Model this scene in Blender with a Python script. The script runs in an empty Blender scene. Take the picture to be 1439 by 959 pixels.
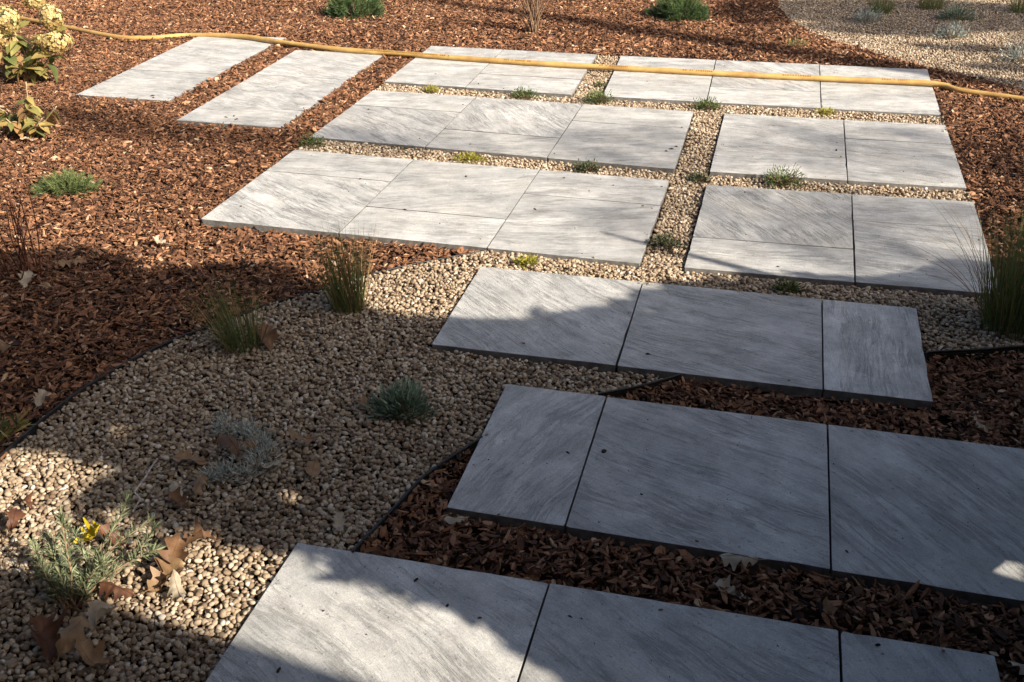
import bpy, bmesh, math, random
import numpy as np
from mathutils import Vector, Matrix

R = math.radians
random.seed(7)
rng = np.random.default_rng(11)
scene = bpy.context.scene
col = scene.collection

# ------------------------------------------------------------------ camera, sky, sun, exposure
CAM_H, PITCH, ROLL, YAW = 1.5221, 0.50255, -0.0060, -0.24770
cam_data = bpy.data.cameras.new('camera')
cam = bpy.data.objects.new('camera', cam_data)
col.objects.link(cam)
scene.camera = cam
fwd = Vector((math.sin(YAW) * math.cos(PITCH), math.cos(YAW) * math.cos(PITCH), -math.sin(PITCH)))
rgt = Vector((math.cos(YAW), -math.sin(YAW), 0))
upv = rgt.cross(fwd)
r2 = rgt * math.cos(ROLL) + upv * math.sin(ROLL)
u2 = -rgt * math.sin(ROLL) + upv * math.cos(ROLL)
m = Matrix((r2, u2, -fwd)).transposed().to_4x4()
m.translation = (0, 0, CAM_H)
cam.matrix_world = m
cam_data.sensor_fit = 'HORIZONTAL'
cam_data.sensor_width = 36.0
cam_data.lens = 1413.7 / 1439 * 36.0
cam_data.clip_start = 0.02
cam_data.clip_end = 500

SUN_EL, SUN_AZ = R(32), R(22)           # sun stands to the right and a little behind the camera
S = Vector((math.cos(SUN_EL) * math.cos(SUN_AZ), -math.cos(SUN_EL) * math.sin(SUN_AZ), math.sin(SUN_EL)))
world = bpy.data.worlds.new('World')
scene.world = world
world.use_nodes = True
wn = world.node_tree
sky = wn.nodes.new('ShaderNodeTexSky')
sky.sky_type = 'NISHITA'
sky.sun_disc = False
sky.sun_elevation = SUN_EL
sky.sun_rotation = math.atan2(S.x, S.y)
sky.air_density = 0.75
sky.dust_density = 4.0
sky.ozone_density = 0.5
wn.links.new(sky.outputs[0], wn.nodes['Background'].inputs[0])
wn.nodes['Background'].inputs[1].default_value = 0.075
sun_data = bpy.data.lights.new('sun', 'SUN')
sun_data.energy = 4.6
sun_data.angle = R(0.5)
sun_data.color = (1.0, 0.90, 0.77)
sun = bpy.data.objects.new('sun', sun_data)
col.objects.link(sun)
sun.rotation_euler = S.to_track_quat('Z', 'Y').to_euler()
sun.location = (6, -4, 8)
vs = scene.view_settings
vs.view_transform = 'Standard'
vs.look = 'None'
vs.exposure = 1.06
vs.gamma = 1.0
vs.use_curve_mapping = False

# ------------------------------------------------------------------ helpers
def tag(o, label=None, cat=None, group=None, kind=None):
    if label: o['label'] = label
    if cat: o['category'] = cat
    if group: o['group'] = group
    if kind: o['kind'] = kind
    return o

def empty(name, loc=(0, 0, 0), rz=0):
    o = bpy.data.objects.new(name, None)
    col.objects.link(o)
    o.location = loc
    o.rotation_euler = (0, 0, rz)
    o.empty_display_size = 0.05
    return o

def mesh_obj(name, verts, faces, mat, parent=None, smooth=False, attrs=None, loc=None):
    me = bpy.data.meshes.new(name)
    me.from_pydata([tuple(v) for v in verts], [], [tuple(f) for f in faces])
    if attrs:
        for k, v in attrs.items():
            a = me.attributes.new(k, 'FLOAT', 'POINT')
            a.data.foreach_set('value', np.asarray(v, dtype=np.float32))
    if mat: me.materials.append(mat)
    if smooth: me.polygons.foreach_set('use_smooth', [True] * len(me.polygons))
    me.update()
    o = bpy.data.objects.new(name, me)
    col.objects.link(o)
    if parent: o.parent = parent
    if loc is not None: o.location = loc
    return o

def bm_obj(name, bm, mat, parent=None, smooth=False, loc=None):
    me = bpy.data.meshes.new(name)
    bm.normal_update()
    bm.to_mesh(me); bm.free()
    if mat: me.materials.append(mat)
    if smooth: me.polygons.foreach_set('use_smooth', [True] * len(me.polygons))
    o = bpy.data.objects.new(name, me)
    col.objects.link(o)
    if parent: o.parent = parent
    if loc is not None: o.location = loc
    return o

class NT:
    """tiny node builder"""
    def __init__(self, name):
        self.mat = bpy.data.materials.new(name)
        self.mat.use_nodes = True
        self.t = self.mat.node_tree
        self.bsdf = self.t.nodes['Principled BSDF']
        self.out = self.t.nodes['Material Output']
    def n(self, typ, **kw):
        nd = self.t.nodes.new(typ)
        for k, v in kw.items():
            if k == 'ins':
                for kk, vv in v.items():
                    if hasattr(vv, 'is_linked'): self.t.links.new(vv, nd.inputs[kk])
                    else: nd.inputs[kk].default_value = vv
            else: setattr(nd, k, v)
        return nd
    def link(self, a, b): self.t.links.new(a, b)
    def ramp(self, fac, stops, interp='LINEAR'):
        nd = self.t.nodes.new('ShaderNodeValToRGB')
        cr = nd.color_ramp
        cr.interpolation = interp
        while len(cr.elements) < len(stops): cr.elements.new(0.5)
        for e, (p, c) in zip(cr.elements, stops):
            e.position = p
            e.color = (c[0], c[1], c[2], 1) if not isinstance(c, (int, float)) else (c, c, c, 1)
        self.link(fac, nd.inputs[0])
        return nd.outputs[0]
    def mix(self, fac, a, b, mode='MIX'):
        nd = self.t.nodes.new('ShaderNodeMix')
        nd.data_type = 'RGBA'; nd.blend_type = mode
        for sock, v in ((nd.inputs['Factor'], fac), (nd.inputs['A'], a), (nd.inputs['B'], b)):
            pass
        ins = [i for i in nd.inputs if i.enabled]
        for sock, v in zip((nd.inputs[0], nd.inputs[6], nd.inputs[7]), (fac, a, b)):
            if hasattr(v, 'is_linked'): self.link(v, sock)
            elif isinstance(v, (int, float)): sock.default_value = v if sock.type == 'VALUE' else (v, v, v, 1)
            else: sock.default_value = (*v, 1)
        return nd.outputs[2]
    def math(self, op, a, b=0.0):
        nd = self.t.nodes.new('ShaderNodeMath'); nd.operation = op
        for i, v in enumerate((a, b)):
            if hasattr(v, 'is_linked'): self.link(v, nd.inputs[i])
            else: nd.inputs[i].default_value = v
        return nd.outputs[0]
    def bump(self, h, strength, dist):
        nd = self.n('ShaderNodeBump', ins={'Height': h, 'Strength': strength, 'Distance': dist})
        self.link(nd.outputs[0], self.bsdf.inputs['Normal'])

# ------------------------------------------------------------------ materials
def mat_stone():
    t = NT('grey_veined_stone')
    tc = t.n('ShaderNodeTexCoord')
    av = t.n('ShaderNodeAttribute', attribute_type='OBJECT', attribute_name='vein')
    asd = t.n('ShaderNodeAttribute', attribute_type='OBJECT', attribute_name='seed')
    atn = t.n('ShaderNodeAttribute', attribute_type='OBJECT', attribute_name='tone')
    rot = t.n('ShaderNodeVectorRotate', rotation_type='Z_AXIS', ins={'Vector': tc.outputs['Object'], 'Angle': av.outputs['Fac']})
    off = t.n('ShaderNodeCombineXYZ', ins={'X': asd.outputs['Fac'], 'Y': asd.outputs['Fac'], 'Z': asd.outputs['Fac']})
    base = t.n('ShaderNodeVectorMath', operation='ADD', ins={0: rot.outputs[0], 1: off.outputs[0]}).outputs[0]
    wrp = t.n('ShaderNodeTexNoise', ins={'Vector': base, 'Scale': 2.4, 'Detail': 2.0, 'Roughness': 0.5})
    wsub = t.n('ShaderNodeVectorMath', operation='SUBTRACT', ins={0: wrp.outputs['Color'], 1: (0.5, 0.5, 0.5)})
    wsc = t.n('ShaderNodeVectorMath', operation='SCALE', ins={0: wsub.outputs[0], 'Scale': 0.10})
    p = t.n('ShaderNodeVectorMath', operation='ADD', ins={0: base, 1: wsc.outputs[0]}).outputs[0]
    def stretched(sx, sy, detail, rough=0.6):
        mp = t.n('ShaderNodeMapping', ins={'Vector': p, 'Scale': (sx, sy, 1.0)})
        return t.n('ShaderNodeTexNoise', ins={'Vector': mp.outputs[0], 'Scale': 1.0, 'Detail': detail, 'Roughness': rough}).outputs['Fac']
    streak = stretched(4.6, 29, 9, 0.78)
    fine = stretched(18, 105, 6, 0.75)
    broad = stretched(1.6, 7.5, 6, 0.62)
    cloud = t.n('ShaderNodeTexNoise', ins={'Vector': base, 'Scale': 4.0, 'Detail': 6.0, 'Roughness': 0.65}).outputs['Fac']
    grain = t.n('ShaderNodeTexNoise', ins={'Vector': base, 'Scale': 330.0, 'Detail': 3.0, 'Roughness': 0.8}).outputs['Fac']
    spots = t.n('ShaderNodeTexNoise', ins={'Vector': base, 'Scale': 95.0, 'Detail': 2.0, 'Roughness': 0.5}).outputs['Fac']
    ask = t.n('ShaderNodeAttribute', attribute_type='OBJECT', attribute_name='streaky').outputs['Fac']
    f1 = t.ramp(streak, [(0.33, 0.0), (0.56, 1.0)])
    f2 = t.ramp(broad, [(0.30, 0.0), (0.68, 1.0)])
    f3 = t.ramp(fine, [(0.30, 0.0), (0.54, 1.0)])
    c = t.mix(f2, (0.465, 0.467, 0.448), (0.715, 0.708, 0.668))
    c = t.mix(t.math('MULTIPLY', t.math('SUBTRACT', 1.0, f1), t.math('MULTIPLY', ask, 0.72)), c, (0.275, 0.278, 0.268))
    c = t.mix(t.math('MULTIPLY', t.math('SUBTRACT', 1.0, f3), t.math('MULTIPLY', ask, 0.5)), c, (0.33, 0.325, 0.325))
    # crisp hairline veins where a stretched noise crosses its middle, broken up by a patchy mask
    vein_n = stretched(4.2, 42, 7, 0.70)
    ridge = t.math('ABSOLUTE', t.math('SUBTRACT', vein_n, 0.5))
    vl = t.ramp(ridge, [(0.0, 1.0), (0.05, 0.0)])
    vmask = t.ramp(stretched(5, 14, 4, 0.6), [(0.40, 0.0), (0.56, 1.0)])
    c = t.mix(t.math('MULTIPLY', t.math('MULTIPLY', vl, vmask), t.math('MULTIPLY', ask, 0.80)), c, (0.155, 0.155, 0.15))
    lv = t.ramp(stretched(4.5, 55, 6, 0.7), [(0.56, 0.0), (0.70, 1.0)])
    c = t.mix(t.math('MULTIPLY', lv, t.math('MULTIPLY', ask, 0.6)), c, (0.80, 0.79, 0.77))
    warm = t.ramp(cloud, [(0.42, 0.0), (0.66, 1.0)])
    c = t.mix(t.math('MULTIPLY', warm, 0.30), c, (0.60, 0.555, 0.485))
    blot = t.n('ShaderNodeTexNoise', ins={'Vector': base, 'Scale': 9.0, 'Detail': 7.0, 'Roughness': 0.72}).outputs['Fac']
    c = t.mix(1.0, c, t.ramp(blot, [(0.28, 0.66), (0.70, 1.16)]), 'MULTIPLY')
    sp = t.ramp(spots, [(0.285, 1.0), (0.335, 0.0)])
    c = t.mix(t.math('MULTIPLY', sp, 0.55), c, (0.16, 0.16, 0.165))
    dirt = t.n('ShaderNodeTexNoise', ins={'Vector': base, 'Scale': 6.5, 'Detail': 9.0, 'Roughness': 0.78, 'Distortion': 0.6}).outputs['Fac']
    dm = t.ramp(dirt, [(0.56, 0.0), (0.74, 1.0)])
    c = t.mix(t.math('MULTIPLY', dm, 0.5), c, (0.30, 0.265, 0.22))
    sp2 = t.ramp(t.n('ShaderNodeTexNoise', ins={'Vector': base, 'Scale': 38.0, 'Detail': 5.0, 'Roughness': 0.7}).outputs['Fac'], [(0.24, 1.0), (0.31, 0.0)])
    c = t.mix(t.math('MULTIPLY', sp2, 0.45), c, (0.14, 0.13, 0.12))
    gr = t.ramp(grain, [(0.3, 0.74), (0.7, 1.20)])
    c = t.mix(1.0, c, gr, 'MULTIPLY')
    tone = t.n('ShaderNodeCombineXYZ', ins={'X': atn.outputs['Fac'], 'Y': atn.outputs['Fac'], 'Z': atn.outputs['Fac']})
    c = t.mix(1.0, c, tone.outputs[0], 'MULTIPLY')
    t.link(c, t.bsdf.inputs['Base Color'])
    t.link(t.ramp(streak, [(0.3, 0.62), (0.7, 0.48)]), t.bsdf.inputs['Roughness'])
    t.bsdf.inputs['Specular IOR Level'].default_value = 0.38
    h = t.math('ADD', t.math('MULTIPLY', streak, 0.7), t.math('MULTIPLY', fine, 0.35))
    h = t.math('ADD', h, t.math('MULTIPLY', grain, 0.14))
    h = t.math('SUBTRACT', h, t.math('MULTIPLY', t.math('MULTIPLY', vl, vmask), 0.22))
    t.bump(h, 0.85, 0.007)
    return t.mat

def mat_ramp_instanced(name, stops, nscale, rough, bump, spec=0.25, namp=0.5, stretch=(1, 1, 1)):
    """colour picked per instance through 'tint', broken up by noise on the piece itself"""
    t = NT(name)
    a = t.n('ShaderNodeAttribute', attribute_type='INSTANCER', attribute_name='tint')
    tc = t.n('ShaderNodeTexCoord')
    ofs = t.n('ShaderNodeVectorMath', operation='SCALE', ins={0: (17.0, 31.0, 23.0), 'Scale': a.outputs['Fac']})
    v = t.n('ShaderNodeVectorMath', operation='ADD', ins={0: tc.outputs['Object'], 1: ofs.outputs[0]})
    mp = t.n('ShaderNodeMapping', ins={'Vector': v.outputs[0], 'Scale': stretch})
    nz = t.n('ShaderNodeTexNoise', ins={'Vector': mp.outputs[0], 'Scale': nscale, 'Detail': 4.0, 'Roughness': 0.65}).outputs['Fac']
    f = t.math('ADD', a.outputs['Fac'], t.math('MULTIPLY', t.math('SUBTRACT', nz, 0.5), namp))
    c = t.ramp(f, stops)
    t.link(c, t.bsdf.inputs['Base Color'])
    t.bsdf.inputs['Roughness'].default_value = rough
    t.bsdf.inputs['Specular IOR Level'].default_value = spec
    t.bump(nz, 0.6, bump)
    return t.mat

def mat_leafy(name, stops, rough=0.55, transl=0.22, nscale=60.0, namp=0.25, spec=0.3):
    t = NT(name)
    a = t.n('ShaderNodeAttribute', attribute_type='GEOMETRY', attribute_name='tint')
    tc = t.n('ShaderNodeTexCoord')
    nz = t.n('ShaderNodeTexNoise', ins={'Vector': tc.outputs['Object'], 'Scale': nscale, 'Detail': 3.0}).outputs['Fac']
    f = t.math('ADD', a.outputs['Fac'], t.math('MULTIPLY', t.math('SUBTRACT', nz, 0.5), namp))
    c = t.ramp(f, stops)
    t.link(c, t.bsdf.inputs['Base Color'])
    t.bsdf.inputs['Roughness'].default_value = rough
    t.bsdf.inputs['Specular IOR Level'].default_value = spec
    if transl > 0:
        tr = t.n('ShaderNodeBsdfTranslucent', ins={'Color': c})
        mx = t.n('ShaderNodeMixShader', ins={0: transl, 1: t.bsdf.outputs[0], 2: tr.outputs[0]})
        t.link(mx.outputs[0], t.out.inputs['Surface'])
    return t.mat

def mat_plain(name, c1, c2, nscale=20.0, rough=0.6, bump=0.001, spec=0.3, detail=5.0, bstr=0.4):
    t = NT(name)
    tc = t.n('ShaderNodeTexCoord')
    nz = t.n('ShaderNodeTexNoise', ins={'Vector': tc.outputs['Object'], 'Scale': nscale, 'Detail': detail, 'Roughness': 0.65}).outputs['Fac']
    c = t.ramp(nz, [(0.3, c1), (0.7, c2)])
    t.link(c, t.bsdf.inputs['Base Color'])
    t.bsdf.inputs['Roughness'].default_value = rough
    t.bsdf.inputs['Specular IOR Level'].default_value = spec
    t.bump(nz, bstr, bump)
    return t.mat

M = {}
M['stone'] = mat_stone()
M['slab_edge'] = mat_plain('shade_darkened_slab_edge', (0.10, 0.092, 0.082), (0.25, 0.24, 0.225), 35, 0.9, 0.002)  # side faces coloured dark to stand in for the shade along them
M['soil'] = mat_plain('dark_soil', (0.018, 0.010, 0.007), (0.055, 0.030, 0.018), 45, 0.95, 0.01, 0.1)
M['chip'] = mat_ramp_instanced('bark_chip', [(0.0, (0.026, 0.013, 0.009)), (0.22, (0.085, 0.041, 0.023)), (0.45, (0.195, 0.092, 0.047)),
                               (0.68, (0.345, 0.165, 0.083)), (0.86, (0.50, 0.28, 0.15)), (1.0, (0.62, 0.46, 0.31))], 55.0, 0.75, 0.004, 0.28, 0.5, (0.35, 2.2, 1.0))
M['pebble'] = mat_ramp_instanced('river_pebble', [(0.0, (0.130, 0.085, 0.052)), (0.25, (0.25, 0.180, 0.115)), (0.55, (0.39, 0.300, 0.202)),
                                 (0.8, (0.50, 0.41, 0.295)), (1.0, (0.60, 0.535, 0.44))], 70.0, 0.62, 0.001, 0.3, 0.32)
M['plastic'] = mat_plain('black_plastic', (0.010, 0.010, 0.010), (0.028, 0.027, 0.025), 60, 0.5, 0.001, 0.4)
M['hose'] = mat_plain('yellow_rubber', (0.36, 0.205, 0.065), (0.60, 0.40, 0.14), 9, 0.5, 0.0006, 0.35)
M['print'] = mat_plain('hose_print', (0.20, 0.10, 0.02), (0.28, 0.15, 0.035), 200, 0.6, 0.0002)
M['pine'] = mat_leafy('pine_needles', [(0.0, (0.018, 0.040, 0.018)), (0.5, (0.065, 0.115, 0.045)), (1.0, (0.19, 0.26, 0.09))], 0.5, 0.12)
M['juniper'] = mat_leafy('juniper_needles', [(0.0, (0.025, 0.045, 0.016)), (0.5, (0.085, 0.125, 0.042)), (1.0, (0.21, 0.24, 0.09))], 0.5, 0.12)
M['grass'] = mat_leafy('grass_blades', [(0.0, (0.055, 0.085, 0.022)), (0.5, (0.135, 0.175, 0.052)), (0.85, (0.17, 0.20, 0.060)), (1.0, (0.34, 0.27, 0.12))], 0.5, 0.2)
M['straw'] = mat_leafy('dry_grass_blades', [(0.0, (0.20, 0.12, 0.05)), (1.0, (0.48, 0.34, 0.17))], 0.6, 0.25)
M['sedum'] = mat_leafy('cushion_leaves_green', [(0.0, (0.030, 0.055, 0.018)), (0.5, (0.080, 0.125, 0.035)), (1.0, (0.20, 0.24, 0.075))], 0.55, 0.15)
M['sedum_y'] = mat_leafy('cushion_leaves_yellow', [(0.0, (0.10, 0.11, 0.015)), (0.5, (0.30, 0.29, 0.035)), (1.0, (0.52, 0.46, 0.07))], 0.55, 0.2)
M['sedum_d'] = mat_leafy('cushion_leaves_dark', [(0.0, (0.022, 0.032, 0.018)), (0.5, (0.055, 0.072, 0.035)), (1.0, (0.13, 0.15, 0.07))], 0.55, 0.12)
M['lavender'] = mat_leafy('blue_green_leaves', [(0.0, (0.06, 0.10, 0.065)), (0.5, (0.16, 0.23, 0.15)), (1.0, (0.36, 0.45, 0.31))], 0.6, 0.15)
M['silver'] = mat_leafy('silver_leaves', [(0.0, (0.14, 0.17, 0.14)), (0.5, (0.31, 0.35, 0.31)), (1.0, (0.54, 0.58, 0.52))], 0.7, 0.15)
M['rosemary'] = mat_leafy('grey_green_needles', [(0.0, (0.07, 0.095, 0.045)), (0.5, (0.16, 0.19, 0.10)), (1.0, (0.36, 0.39, 0.22))], 0.6, 0.18)
M['hyd_leaf'] = mat_leafy('yellowing_leaves', [(0.0, (0.060, 0.085, 0.028)), (0.45, (0.15, 0.17, 0.055)), (0.75, (0.34, 0.29, 0.09)), (1.0, (0.36, 0.21, 0.09))], 0.5, 0.3, 18.0, 0.6)
M['hyd_head'] = mat_leafy('cream_petals', [(0.0, (0.30, 0.19, 0.06)), (0.5, (0.50, 0.38, 0.15)), (1.0, (0.66, 0.57, 0.30))], 0.6, 0.25)
M['twig'] = mat_plain('pale_twig', (0.16, 0.095, 0.055), (0.33, 0.22, 0.14), 40, 0.8, 0.001)
M['pale_stem'] = mat_plain('pale_woody_stem', (0.30, 0.21, 0.12), (0.50, 0.40, 0.26), 40, 0.8, 0.001)
M['red_stem'] = mat_plain('red_brown_stem', (0.085, 0.028, 0.016), (0.18, 0.07, 0.04), 40, 0.7, 0.001)
M['bark'] = mat_plain('tree_bark', (0.05, 0.035, 0.025), (0.16, 0.12, 0.09), 12, 0.9, 0.02)
M['tree_leaf'] = mat_leafy('tree_leaves', [(0.0, (0.05, 0.075, 0.02)), (0.6, (0.12, 0.12, 0.03)), (1.0, (0.24, 0.15, 0.04))], 0.5, 0.25)
M['conifer'] = mat_leafy('conifer_sprays', [(0.0, (0.012, 0.028, 0.012)), (0.5, (0.03, 0.06, 0.022)), (1.0, (0.07, 0.12, 0.04))], 0.6, 0.05)
M['white_twig'] = mat_plain('bleached_twig', (0.45, 0.42, 0.38), (0.72, 0.69, 0.64), 90, 0.8, 0.0008)
M['wall'] = mat_plain('render_wall', (0.30, 0.27, 0.23), (0.36, 0.33, 0.285), 30, 0.9, 0.002)
M['wood'] = mat_plain('dark_wood', (0.035, 0.02, 0.012), (0.09, 0.055, 0.03), 12, 0.6, 0.002)
M['tile'] = mat_plain('roof_tile', (0.09, 0.035, 0.025), (0.16, 0.07, 0.045), 9, 0.7, 0.003)
M['crumb'] = mat_plain('dark_crumb', (0.02, 0.015, 0.012), (0.06, 0.04, 0.03), 80, 0.9, 0.001)
t = NT('window_glass')
t.bsdf.inputs['Base Color'].default_value = (0.03, 0.035, 0.04, 1); t.bsdf.inputs['Roughness'].default_value = 0.04
M['glass'] = t.mat

def mat_fallen(name, c1, c2):
    t = NT(name)
    tc = t.n('ShaderNodeTexCoord')
    nz = t.n('ShaderNodeTexNoise', ins={'Vector': tc.outputs['Object'], 'Scale': 38.0, 'Detail': 5.0, 'Roughness': 0.6}).outputs['Fac']
    c = t.ramp(nz, [(0.28, c1), (0.72, c2)])
    t.link(c, t.bsdf.inputs['Base Color'])
    t.bsdf.inputs['Roughness'].default_value = 0.6
    t.bump(nz, 0.5, 0.002)
    tr = t.n('ShaderNodeBsdfTranslucent', ins={'Color': c})
    mx = t.n('ShaderNodeMixShader', ins={0: 0.25, 1: t.bsdf.outputs[0], 2: tr.outputs[0]})
    t.link(mx.outputs[0], t.out.inputs['Surface'])
    return t.mat
M['leaf_cream'] = mat_fallen('leaf_cream', (0.36, 0.28, 0.18), (0.60, 0.52, 0.40))
M['leaf_brown'] = mat_fallen('leaf_brown', (0.10, 0.050, 0.025), (0.27, 0.145, 0.07))
M['leaf_tan'] = mat_fallen('leaf_tan', (0.22, 0.125, 0.06), (0.40, 0.26, 0.135))
M['leaf_rust'] = mat_fallen('leaf_rust', (0.09, 0.038, 0.02), (0.21, 0.09, 0.045))
M['leaf_yellow'] = mat_fallen('leaf_yellow', (0.50, 0.36, 0.01), (0.72, 0.58, 0.03))

# ------------------------------------------------------------------ layout (metres, slab tops at z = 0, x along the rows, y away)
PANELS = [
 # name label, corners FL FR BR BL, column joints (0..1), per column: list of (v0, v1, vein degrees, tone)
 ('long strip of pale slabs lying alone in the bark, furthest left', [(-3.815, 4.94), (-3.219, 4.944), (-3.285, 6.60), (-3.918, 6.56)], [],
  [[(0, .37, 172, .98), (.37, .76, 165, 1.02), (.76, 1, 4, 1.0)]]),
 ('long strip of pale slabs in the bark, second from the left under the hose', [(-2.983, 4.616), (-2.379, 4.614), (-2.431, 6.262), (-3.056, 6.257)], [],
  [[(0, .19, 8, .93), (.19, .60, 155, 1.0), (.60, 1, 160, 1.03)]]),
 ('pale slab panel of the back row under the hose, left of the gravel gap', [(-2.192, 5.606), (-1.054, 5.575), (-1.079, 6.573), (-2.217, 6.582)], [.445],
  [[(0, .67, 3, 1.03), (.67, 1, 5, 1.03)], [(0, .34, 5, 1.05), (.34, 1, 12, 1.02)]]),
 ('pale slab panel of the back row under the hose, right of the gravel gap', [(-.88, 5.575), (.925, 5.614), (.959, 6.628), (-.923, 6.573)], [.322, .66],
  [[(0, .67, 10, 1.03), (.67, 1, 4, 1.04)], [(0, .34, 6, 1.06), (.34, 1, 130, .99)], [(0, .67, 12, 1.0), (.67, 1, 170, 1.0)]]),
 ('six-slab panel in the second row from the back, left of the gravel gap', [(-2.179, 4.505), (-.353, 4.432), (-.351, 5.395), (-2.188, 5.415)], [.3385, .671],
  [[(0, .66, 142, .93), (.66, 1, 8, 1.02)], [(0, .33, 6, .92), (.33, 1, 128, .98)], [(0, .66, 14, .93), (.66, 1, 10, .98)]]),
 ('four-slab panel in the second row from the back, right of the gravel gap', [(-.198, 4.434), (.898, 4.468), (.924, 5.428), (-.191, 5.391)], [.5485],
  [[(0, .33, 5, 1.02), (.33, 1, 168, .93)], [(0, .66, 170, .95), (.66, 1, 6, 1.04)]]),
 ('six-slab panel with a tall grass before its front edge, left of the gravel gap', [(-2.157, 3.384), (-.366, 3.361), (-.36, 4.28), (-2.165, 4.303)], [.3375, .6745],
  [[(0, .66, 150, 1.02), (.66, 1, 5, 1.0)], [(0, .325, 4, 1.05), (.325, 1, 20, .95)], [(0, .655, 14, .96), (.655, 1, 6, 1.0)]]),
 ('four-slab panel beside the big grass clump, right of the gravel gap', [(-.209, 3.365), (.865, 3.389), (.904, 4.308), (-.197, 4.262)], [.5535],
  [[(0, .33, 4, .95), (.33, 1, 125, .93)], [(0, .66, 172, .98), (.66, 1, 6, .97)]]),
 ('row of three grey slabs with a dappled left corner, half slab at right', [(-.92, 2.603), (.564, 2.613), (.575, 3.22), (-.928, 3.205)], [.3935, .797],
  [[(0, 1, 140, .96)], [(0, 1, 165, .90)], [(0, 1, 88, .98)]]),
 ('shaded row of three dark grey slabs, narrow slab at left end', [(-.633, 1.836), (.862, 1.822), (.872, 2.430), (-.633, 2.432)], [.197, .600],
  [[(0, 1, 70, .92)], [(0, 1, 158, .90)], [(0, 1, 130, .84)]]),
 ('nearest row of slabs at the bottom edge with a sunlit patch', [(-.93, 1.043), (.572, 1.05), (.577, 1.648), (-.928, 1.637)], [.395, .80],
  [[(0, 1, 150, .98)], [(0, 1, 148, .92)], [(0, 1, 120, .90)]]),
]
EDGE_LEFT = [(-1.84, .80), (-1.845, 1.4), (-1.843, 1.783), (-1.843, 1.958), (-1.83, 2.136), (-1.787, 2.328), (-1.735, 2.448), (-1.658, 2.581), (-1.563, 2.746), (-1.441, 2.883), (-1.338, 3.02), (-1.222, 3.148), (-1.047, 3.287), (-.937, 3.372)]
EDGE_MID = [(-.84, 1.1), (-.815, 1.45), (-.786, 1.661), (-.751, 1.832), (-.72, 1.958), (-.652, 2.111), (-.569, 2.247), (-.46, 2.36), (-.345, 2.449), (-.251, 2.516), (-.156, 2.593), (-.037, 2.673), (.2, 2.77), (.442, 2.845), (.598, 2.923), (.744, 2.977), (.873, 3.026), (1.35, 3.19)]
FAR_BED = [(.0, 11.5), (.0, 9.6), (.022, 8.842), (.056, 8.476), (.13, 8.065), (.328, 7.524), (.639, 7.102), (.961, 6.777), (1.256, 6.519), (1.449, 6.298), (2.2, 5.6), (3.6, 5.2)]
G1 = EDGE_LEFT + [(.9, 3.385), (1.38, 3.5)] + EDGE_MID[::-1] + [(-.84, .80)]
G2 = FAR_BED + [(3.6, 11.5)]
STRIPS = [(-2.195, .93, 5.375, 5.64), (-2.17, .905, 4.25, 4.54), (-.372, -.185, 3.33, 5.62), (-1.092, -.872, 5.52, 6.60)]

def in_poly(x, y, poly):
    inside = np.zeros(len(x), bool)
    n = len(poly)
    for i in range(n):
        x0, y0 = poly[i]; x1, y1 = poly[(i + 1) % n]
        c = (y0 > y) != (y1 > y)
        xi = (x1 - x0) * (y - y0) / ((y1 - y0) if y1 != y0 else 1e-9) + x0
        inside ^= c & (x < xi)
    return inside
def shrink(q, d):
    c = np.mean(q, axis=0)
    out = []
    for p in q:
        v = c - np.array(p); s_ = np.sign(v)
        out.append((p[0] + s_[0] * d, p[1] + s_[1] * d))
    return out
def in_slabs(x, y, d=0.0):
    r = np.zeros(len(x), bool)
    for _, q, _, _ in PANELS: r |= in_poly(x, y, shrink(q, d))
    return r
def in_gravel(x, y):
    r = in_poly(x, y, G1) | in_poly(x, y, G2)
    for a, b, c, d in STRIPS: r |= (x > a) & (x < b) & (y > c) & (y < d)
    return r
def in_view(x, y, mrg):
    left = (-6.254 + 1.315) / (7.413 - 1.113)
    right = (1.959 - .617) / (9.208 - 1.585)
    return (x > -1.315 + left * (y - 1.113) - mrg) & (x < .617 + right * (y - 1.585) + mrg) & (y > .75)
def ground_z(x, y):
    return 0.006 * np.sin(2.1 * x + 1.3 * y) + 0.005 * np.sin(3.7 * y - 1.9 * x + 1.0)

# ------------------------------------------------------------------ ground
gnd = mesh_obj('ground', [(-60, -60, -.05), (60, -60, -.05), (60, 60, -.05), (-60, 60, -.05)], [(0, 1, 2, 3)], M['soil'])
tag(gnd, kind='structure')

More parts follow.
